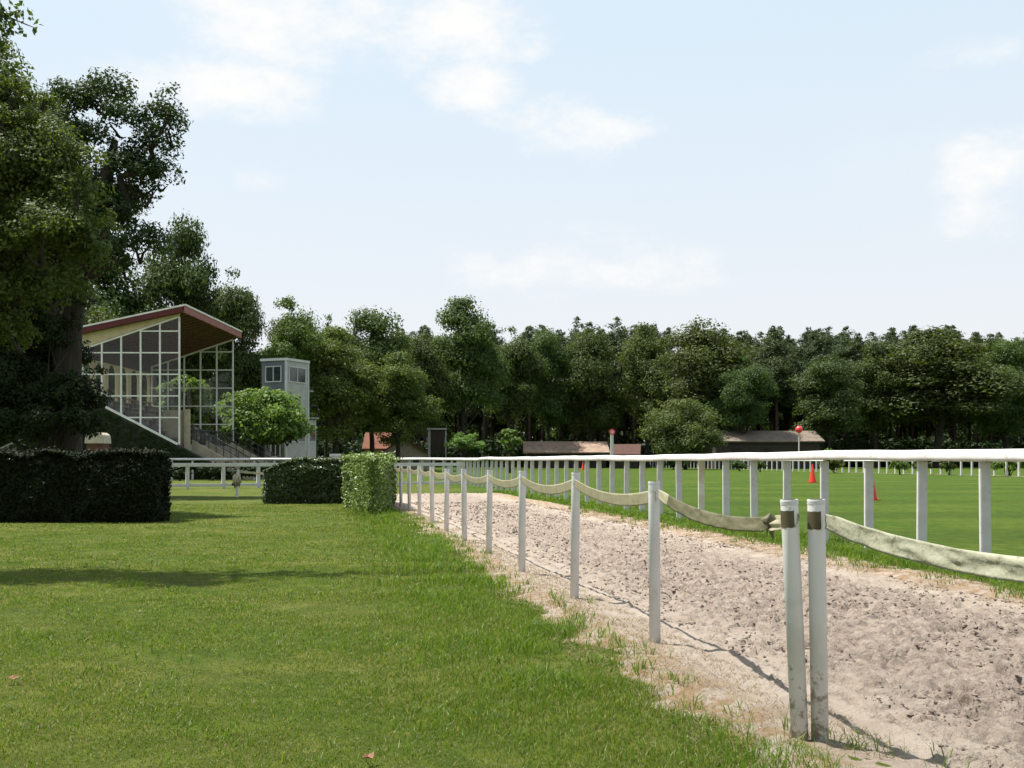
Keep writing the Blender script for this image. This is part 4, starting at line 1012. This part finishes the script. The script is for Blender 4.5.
hs = house('dark_barn', 716, 820, 165, 430, 440, 'large dark barn with a grey brown roof behind the rail', 0, M['tilebrown'], M['wood'], 10, .6, 'barn')
# scoreboard like kiosk
D = 135
t = thing('notice_board', 'tall dark boxed board with a pale post beside the clipped green tree', 'board', (X(437, D), D, 0))
w = 17/F*D
mb = MB(); mb.box((.1, 0, Z(442, D)), (w*.8, .5, 24/F*D)); mb.build('panel', M['wood'], t)
mb = MB(); mb.box((-w*.45, -.1, Z(428, D)/2), (.3, .3, Z(428, D))); mb.box((w*.52, -.1, Z(431, D)/2), (.14, .2, Z(431, D))); mb.build('post', M['towergrey'], t)
mb = MB(); mb.box((0, -.05, Z(429, D)), (w*1.15, .8, .18)); mb.build('cap', M['towergrey'], t)
# round markers
def marker(px, py, D, r, label, mats, ball_=False):
    t = thing('marker_post', label, 'marker', (X(px, D), D, 0)); zc = Z(py, D)
    mb = MB(); mb.tube([(0, 0, -.1), (0, 0, zc)], .20 if not ball_ else .09, 10); mb.build('pole', M['white'], t)
    mb = MB()
    if ball_: mb.lathe([(r*math.sin(a), zc-r*math.cos(a)) for a in np.linspace(.05, math.pi-.05, 14)], 20)
    else:
        vs = [(r*math.cos(a), -.24, zc+r*math.sin(a)) for a in np.linspace(0, 2*math.pi, 20, endpoint=False)]
        vs2 = [(x, -.12, z) for x, y, z in vs]; mb.add(vs+vs2, [tuple(range(20)), tuple(range(39, 19, -1))]+[(i, (i+1) % 20, 20+(i+1) % 20, 20+i) for i in range(20)])
    hd = mb.build('ball' if ball_ else 'disc', mats, t, ball_)
    if not ball_:
        mb = MB(); rr_ = r*.55; mb.add([(rr_*math.cos(a), -.262, zc+rr_*math.sin(a)) for a in np.linspace(0, 2*math.pi, 16, endpoint=False)], [tuple(range(16))]); mb.build('white_centre', M['white'], hd)
marker(612, 432, 130, .36, 'white pole topped with a red and white round disc', M['redball'])
marker(799, 429.5, 140, .47, 'glossy red ball on a thin pole in front of the dark barn roof', M['redball'], True)
# red cones
def cone(px, py, h, label):
    x, y = G(px, py); t = thing('traffic_cone', label, 'cone', (x, y, 0), .3, 'red cones on the field')
    r = h*.20; mb = MB(); mb.lathe([(r, .03), (r*.95, .06), (r*.12, h-.02), (r*.08, h)], 18); mb.build('cone', M['red'], t, True)
    mb = MB(); mb.box((0, 0, .016), (r*2.3, r*2.3, .032)); mb.build('base', M['red'], t, False, .006)
cone(872, 500.5, .92, 'red cone behind the rail, nearest and largest of the three')
cone(812.5, 482.5, 1.1, 'red cone farther out in the field, second of the three')
cone(583, 470, 1.2, 'tiny red cone far up the field seen between the rail posts')

# bushes by the far rail and near the buildings
for i, (px, D, s, sz, lab) in enumerate(((742, 128, 1.2, 1.2, 'dark round bush at the far rail below the dark barn'), (763, 122, 1.0, 1.3, 'narrow dark bush at the far rail right of the round one'), (838, 108, 1.5, 1.5, 'dark bush at the far rail left of the nearest cone'),
    (905, 98, 1.0, 1.5, 'leafy green bush at the far rail right of the nearest cone'), (925, 97, 1.0, 1.6, 'dark upright bush at the far rail beside the leafy one'), (1016, 88, 1.5, 1.6, 'leafy bush at the far rail at the right edge'), (675, 150, 1.3, 1.3, 'small dark bush at the far rail beside the rounded tree'), (955, 95, .8, 1.5, 'small dark bush at the far rail left of the bush at the right edge'))):
    bush(bgreen if i in (3, 5) else bdark, X(px, D), D+1.2, s, sz, lab, None, i)
bush(bgreen, X(684, 150), 150, 1.9, 2.4, 'bright clipped bush just above the rail below the rounded tree')
bush(bgreen, X(826, 150), 150, 1.5, 2.6, 'bright bush just above the rail right of the dark barn')

# ---------------------------------------------------------------- forest
OAKS = [oak_proto(100+i, mat=M['oak'], nclump=40+5*i, base=.14+.03*(i % 3), top=.35+.1*(i % 3)) for i in range(4)]
OLIGHT = [oak_proto(120+i, mat=M['oaklight'], nclump=42, base=.10) for i in range(2)]
OBROWN = [oak_proto(130+i, mat=M['oakbrown'], nclump=42, base=.12, top=.4) for i in range(2)]
OLOW = oak_proto(150, H=12., R=7., base=.0, mat=M['oak'], nclump=46, top=.25)
PINES = [pine_proto(140+i, cb=.45+.06*i) for i in range(3)]
def ftree(kind, px, top, wpx, D, label, group=None, rz=0.):
    H0, R0 = (22., 3.2) if kind in PINES else (12., 7.) if kind is OLOW else (20., 6.)
    H = Z(top, D); R = wpx/2/F*D
    nm = 'pine_tree' if kind in PINES else 'oak_tree'
    return tree_thing(nm, kind, X(px, D), D, R/R0*1.08, H/H0, rz, label, 'tree', group)
front = [
 (OAKS[0], 105, 232, 120, 116, 'dark tree behind the left end of the grandstand roof'), (OAKS[1], 182, 208, 84, 118, 'tall dark tree rising above the grandstand roof'), (OAKS[2], 232, 262, 66, 116, 'dark tree right of the grandstand roof, left of the tower'),
 (OAKS[3], 40, 245, 130, 90, 'dark tree behind the big oak at the left'), (OAKS[0], -40, 220, 160, 85, 'dark tree beyond the left edge behind the thicket'),
 (OLOW, 5, 372, 110, 92, 'dark bushy tree behind the thicket at the left edge'), (OLOW, -85, 365, 120, 88, 'bushy tree beyond the left edge'),
 (OLIGHT[0], 288, 293, 78, 118, 'yellow green tree rising behind the grey tower'), (OLIGHT[1], 335, 325, 92, 122, 'yellow green bushy tree just right of the tower'), (OAKS[2], 326, 309, 44, 140, 'small crowned tree between the tower trees and the dark oak'),
 (OAKS[1], 372, 303, 92, 135, 'broad dark oak above the orange roofed house'), (OLIGHT[1], 398, 352, 80, 128, 'lower light green tree over the cream gabled house'), (OAKS[3], 418, 330, 60, 160, 'dark tree between the broad oak and the tallest oak'),
 (OAKS[0], 462, 297, 80, 165, 'tallest oak of the forest edge, rising to a narrow top'), (OAKS[2], 508, 322, 60, 185, 'dark oak right of the tallest one'), (OAKS[1], 548, 324, 58, 190, 'dark oak over the left half of the long barn'), (OAKS[3], 592, 327, 64, 190, 'dark oak over the right half of the long barn'),
 (OAKS[0], 648, 323, 66, 190, 'dark rounded oak left of the broad olive tree'), (OBROWN[0], 706, 317, 104, 176, 'broad olive green tree with open branches above the dark barn'), (OLOW, 686, 398, 86, 152, 'low rounded grey green tree at the left end of the dark barn'),
 (OAKS[2], 742, 352, 56, 168, 'dark narrow tree right of the olive tree, over the barn'), (OBROWN[0], 828, 352, 76, 172, 'olive oak standing right of the dark barn'), (OAKS[1], 876, 336, 66, 185, 'dark oak between the olive oak and the huge one'),
 (OAKS[0], 938, 328, 140, 182, 'huge dark spreading oak at the right of the forest edge'), (OAKS[3], 1005, 335, 74, 185, 'dark oak at the right edge of the view'), (OAKS[2], 1068, 332, 90, 185, 'dark oak just beyond the right edge'), (OAKS[1], 1140, 335, 100, 185, 'second dark oak beyond the right edge'),
]
for i, (k, px, top, w, D, lab) in enumerate(front): ftree(k, px, top, w, D, lab, None, i*1.1)
pines = [(560, 330), (578, 318), (590, 324), (602, 330), (616, 318), (634, 326), (668, 328), (762, 333), (776, 330), (790, 336), (803, 334), (817, 330), (846, 338), (873, 333), (896, 340), (1020, 338), (530, 328), (486, 326), (955, 332), (975, 333), (542, 326), (655, 325), (725, 330), (740, 333), (857, 334), (912, 334), (990, 335)]
for i, (px, top) in enumerate(pines):
    ftree(PINES[i % 3], px, top-1, 40, 202+(i*7 % 11), 'tall thin pine with bare trunk showing its top above the forest edge', 'pines of the forest edge', i*.9)
rg = random.Random(5)
for i in range(95):
    px = 300+rg.random()*820; D = 212+rg.random()*40; top = 325+rg.random()*16
    if px < 460: top -= 4
    ftree(PINES[i % 3], px, top, 32+8*rg.random(), D, 'pine inside the forest half hidden behind the front trees', 'pines inside the forest', rg.random()*6)
for i in range(34):
    px = -120+i*36+rg.random()*16; D = 225+rg.random()*40; top = 340+rg.random()*16
    if px < 300: D = 130+rg.random()*30; top = 300+rg.random()*40
    ftree(OAKS[i % 4], px, top, 62, D, 'oak inside the forest half hidden behind the front trees', 'oaks inside the forest', rg.random()*6)
# undergrowth: one mass nobody could count
rg2 = np.random.default_rng(9); n = 70000
px = 250+rg2.random(n)*880; D_ = 196+rg2.random(n)**2*70
P = np.stack([(px-CX)/F*D_, D_, (rg2.random(n)**1.2)*(1.5+6.5*fbm(px*.05, D_*.1, 7))], -1)
V, Fq = leaf_quads(P, np.tile([0, -1., .5], (n, 1)), .8, .7, rg2, .4)
tag(link('undergrowth', mesh_np('undergrowth', V, Fq, M['ivy'])), 'dark scrub filling the foot of the forest', 'undergrowth', kind='stuff')
n = 130000
px = 40+rg2.random(n)*1120; D_ = 262+rg2.random(n)*60
P = np.stack([(px-CX)/F*D_, D_, 1+(rg2.random(n)**.9)*(18+7*fbm(px*.06, D_*.1, 8))], -1)
V, Fq = leaf_quads(P, np.tile([0, -.6, .6], (n, 1)), 1.25, .7, rg2, .4)
tag(link('deep_forest', mesh_np('deep_forest', V, Fq, M['oak'])), 'solid mass of far forest behind the visible trees', 'forest', kind='stuff')
# small trees in front of the forest
def small_tree(px, D, w, top, bot, mat, label, seed, size=.3, nl=1800, flat=.8):
    bx = X(px, D); rng = np.random.default_rng(seed); R = w/2/F*D; zt = Z(top, D); zb = max(.4, Z(bot, D)); cl = []
    for k in range(14):
        a = rng.random()*6.28; qq = rng.random()**.5; r = R*.34
        cl.append((bx+math.cos(a)*qq*(R-r), D+math.sin(a)*qq*(R-r), zb+r*.6+max(.1, zt-zb-1.3*r)*rng.random(), r))
    custom_tree('small_tree', label, bx, D, cl, nl, size, mat, seed, [((bx, D, -.1), .16), ((bx, D, 1.2), .12), ((bx, D, (zb+zt)/2), .06)], [], subn=8, flat=flat)
small_tree(510, 112, 27, 427, 457, M['plane'], 'small bright green young tree just above the rail', 201, .36, 900)
small_tree(466, 132, 44, 430, 453, M['plane'], 'low flat topped light green tree beside the boxed board', 202, .3, 2200, .5)

# ---------------------------------------------------------------- light, sky, camera
sd = Vector((-.94, .34, 0)); sd.normalize(); EL = rad(65)
sun_dir = Vector((sd.x*math.cos(EL), sd.y*math.cos(EL), math.sin(EL)))
sl = bpy.data.lights.new('sun', 'SUN'); sl.energy = 5.0; sl.angle = rad(.53); sl.color = (1., .955, .88)
so = bpy.data.objects.new('sun', sl); COL.objects.link(so); so.rotation_euler = sun_dir.to_track_quat('Z', 'Y').to_euler(); so.location = (0, 0, 50)
w = bpy.data.worlds.new('World'); SC.world = w; w.use_nodes = True; nt = w.node_tree; nt.nodes.clear()
out = nt.nodes.new('ShaderNodeOutputWorld'); bg = nt.nodes.new('ShaderNodeBackground'); bg.inputs[1].default_value = .10
sk = nt.nodes.new('ShaderNodeTexSky'); sk.sky_type = 'NISHITA'; sk.sun_disc = False; sk.sun_elevation = EL; sk.sun_rotation = math.atan2(sd.x, sd.y)
sk.air_density = 1.0; sk.dust_density = 1.5; sk.ozone_density = 1.0
dirv = nt.nodes.new('ShaderNodeTexCoord').outputs['Generated']
CLOUD = (5.2, 5.17, 5.1)
sx = nt.nodes.new('ShaderNodeSeparateXYZ'); L(nt, dirv, sx.inputs[0])
hz = ramp(nt, sx.outputs[2], .55, .0)
hm = nt.nodes.new('ShaderNodeMapRange'); hm.inputs[3].default_value = .82; hm.inputs[4].default_value = .96; L(nt, hz, hm.inputs[0])
hazec = mixcol(nt, ramp(nt, sx.outputs[2], .02, .40), (4.52, 4.58, 4.72), (4.0, 4.62, 5.05))
col = mixcol(nt, hm.outputs[0], sk.outputs[0], hazec)
cmap = nt.nodes.new('ShaderNodeMapping'); cmap.inputs['Scale'].default_value = (1, 1, 2.0); L(nt, dirv, cmap.inputs['Vector'])
nz = noise(nt, cmap.outputs[0], 9., 8, .66); nz2 = noise(nt, dirv, 2.2, 4, .6)
def dirpx(px, py): 
    v = Vector(((px-CX)/F, 1, (HY-py)/F)); return v.normalized()
tot = None
for (px, py, a, b, st) in ((330, 25, 250, 55, .95), (470, 85, 70, 40, .7), (215, 85, 150, 40, .75), (555, 130, 120, 42, .7), (990, 160, 80, 48, .75), (530, 45, 30, 25, .5), (560, 262, 170, 45, .6), (660, 270, 110, 35, .5), (250, 170, 60, 25, .35), (990, 215, 80, 40, .5), (960, 60, 120, 30, .25)):
    d = dirpx(px, py)
    s1 = nt.nodes.new('ShaderNodeVectorMath'); s1.operation = 'SUBTRACT'; L(nt, dirv, s1.inputs[0]); s1.inputs[1].default_value = d
    s2 = nt.nodes.new('ShaderNodeVectorMath'); s2.operation = 'MULTIPLY'; L(nt, s1.outputs[0], s2.inputs[0]); s2.inputs[1].default_value = (F/a, F/a, F/b)
    s3 = nt.nodes.new('ShaderNodeVectorMath'); s3.operation = 'LENGTH'; L(nt, s2.outputs[0], s3.inputs[0])
    f = ramp(nt, s3.outputs['Value'], 1.15, .1)
    mm = nt.nodes.new('ShaderNodeMath'); mm.operation = 'MULTIPLY'; L(nt, f, mm.inputs[0]); mm.inputs[1].default_value = st
    if tot is None: tot = mm.outputs[0]
    else:
        ad = nt.nodes.new('ShaderNodeMath'); ad.operation = 'MAXIMUM'; L(nt, tot, ad.inputs[0]); L(nt, mm.outputs[0], ad.inputs[1]); tot = ad.outputs[0]
nn = nt.nodes.new('ShaderNodeMath'); nn.operation = 'MULTIPLY_ADD'; L(nt, nz, nn.inputs[0]); nn.inputs[1].default_value = 2.6; nn.inputs[2].default_value = -1.38
ad = nt.nodes.new('ShaderNodeMath'); ad.operation = 'ADD'; L(nt, tot, ad.inputs[0]); L(nt, nn.outputs[0], ad.inputs[1])
gate = ramp(nt, tot, .02, .3)
cf_ = ramp(nt, ad.outputs[0], .02, 1.0)
cm = nt.nodes.new('ShaderNodeMath'); cm.operation = 'MULTIPLY'; L(nt, cf_, cm.inputs[0]); L(nt, gate, cm.inputs[1])
gen = nt.nodes.new('ShaderNodeMath'); gen.operation = 'MULTIPLY'; L(nt, ramp(nt, nz2, .55, .8), gen.inputs[0]); gen.inputs[1].default_value = .35
mxx = nt.nodes.new('ShaderNodeMath'); mxx.operation = 'MAXIMUM'; L(nt, cm.outputs[0], mxx.inputs[0]); L(nt, gen.outputs[0], mxx.inputs[1])
col = mixcol(nt, mxx.outputs[0], col, CLOUD)
L(nt, col, bg.inputs[0]); L(nt, bg.outputs[0], out.inputs[0])

cam = bpy.data.cameras.new('camera'); co = bpy.data.objects.new('camera', cam); COL.objects.link(co)
cam.sensor_width = 36; cam.lens = F/1024*36; cam.shift_y = (HY-384)/1024; cam.clip_end = 6000; cam.clip_start = .05
co.location = (0, 0, CAMZ); co.rotation_euler = (math.pi/2, 0, 0); SC.camera = co
vs = SC.view_settings; vs.view_transform = 'Standard'; vs.look = 'None'; vs.gamma = 1; vs.exposure = .96; vs.use_curve_mapping = False
SC.render.resolution_x = 1024; SC.render.resolution_y = 768
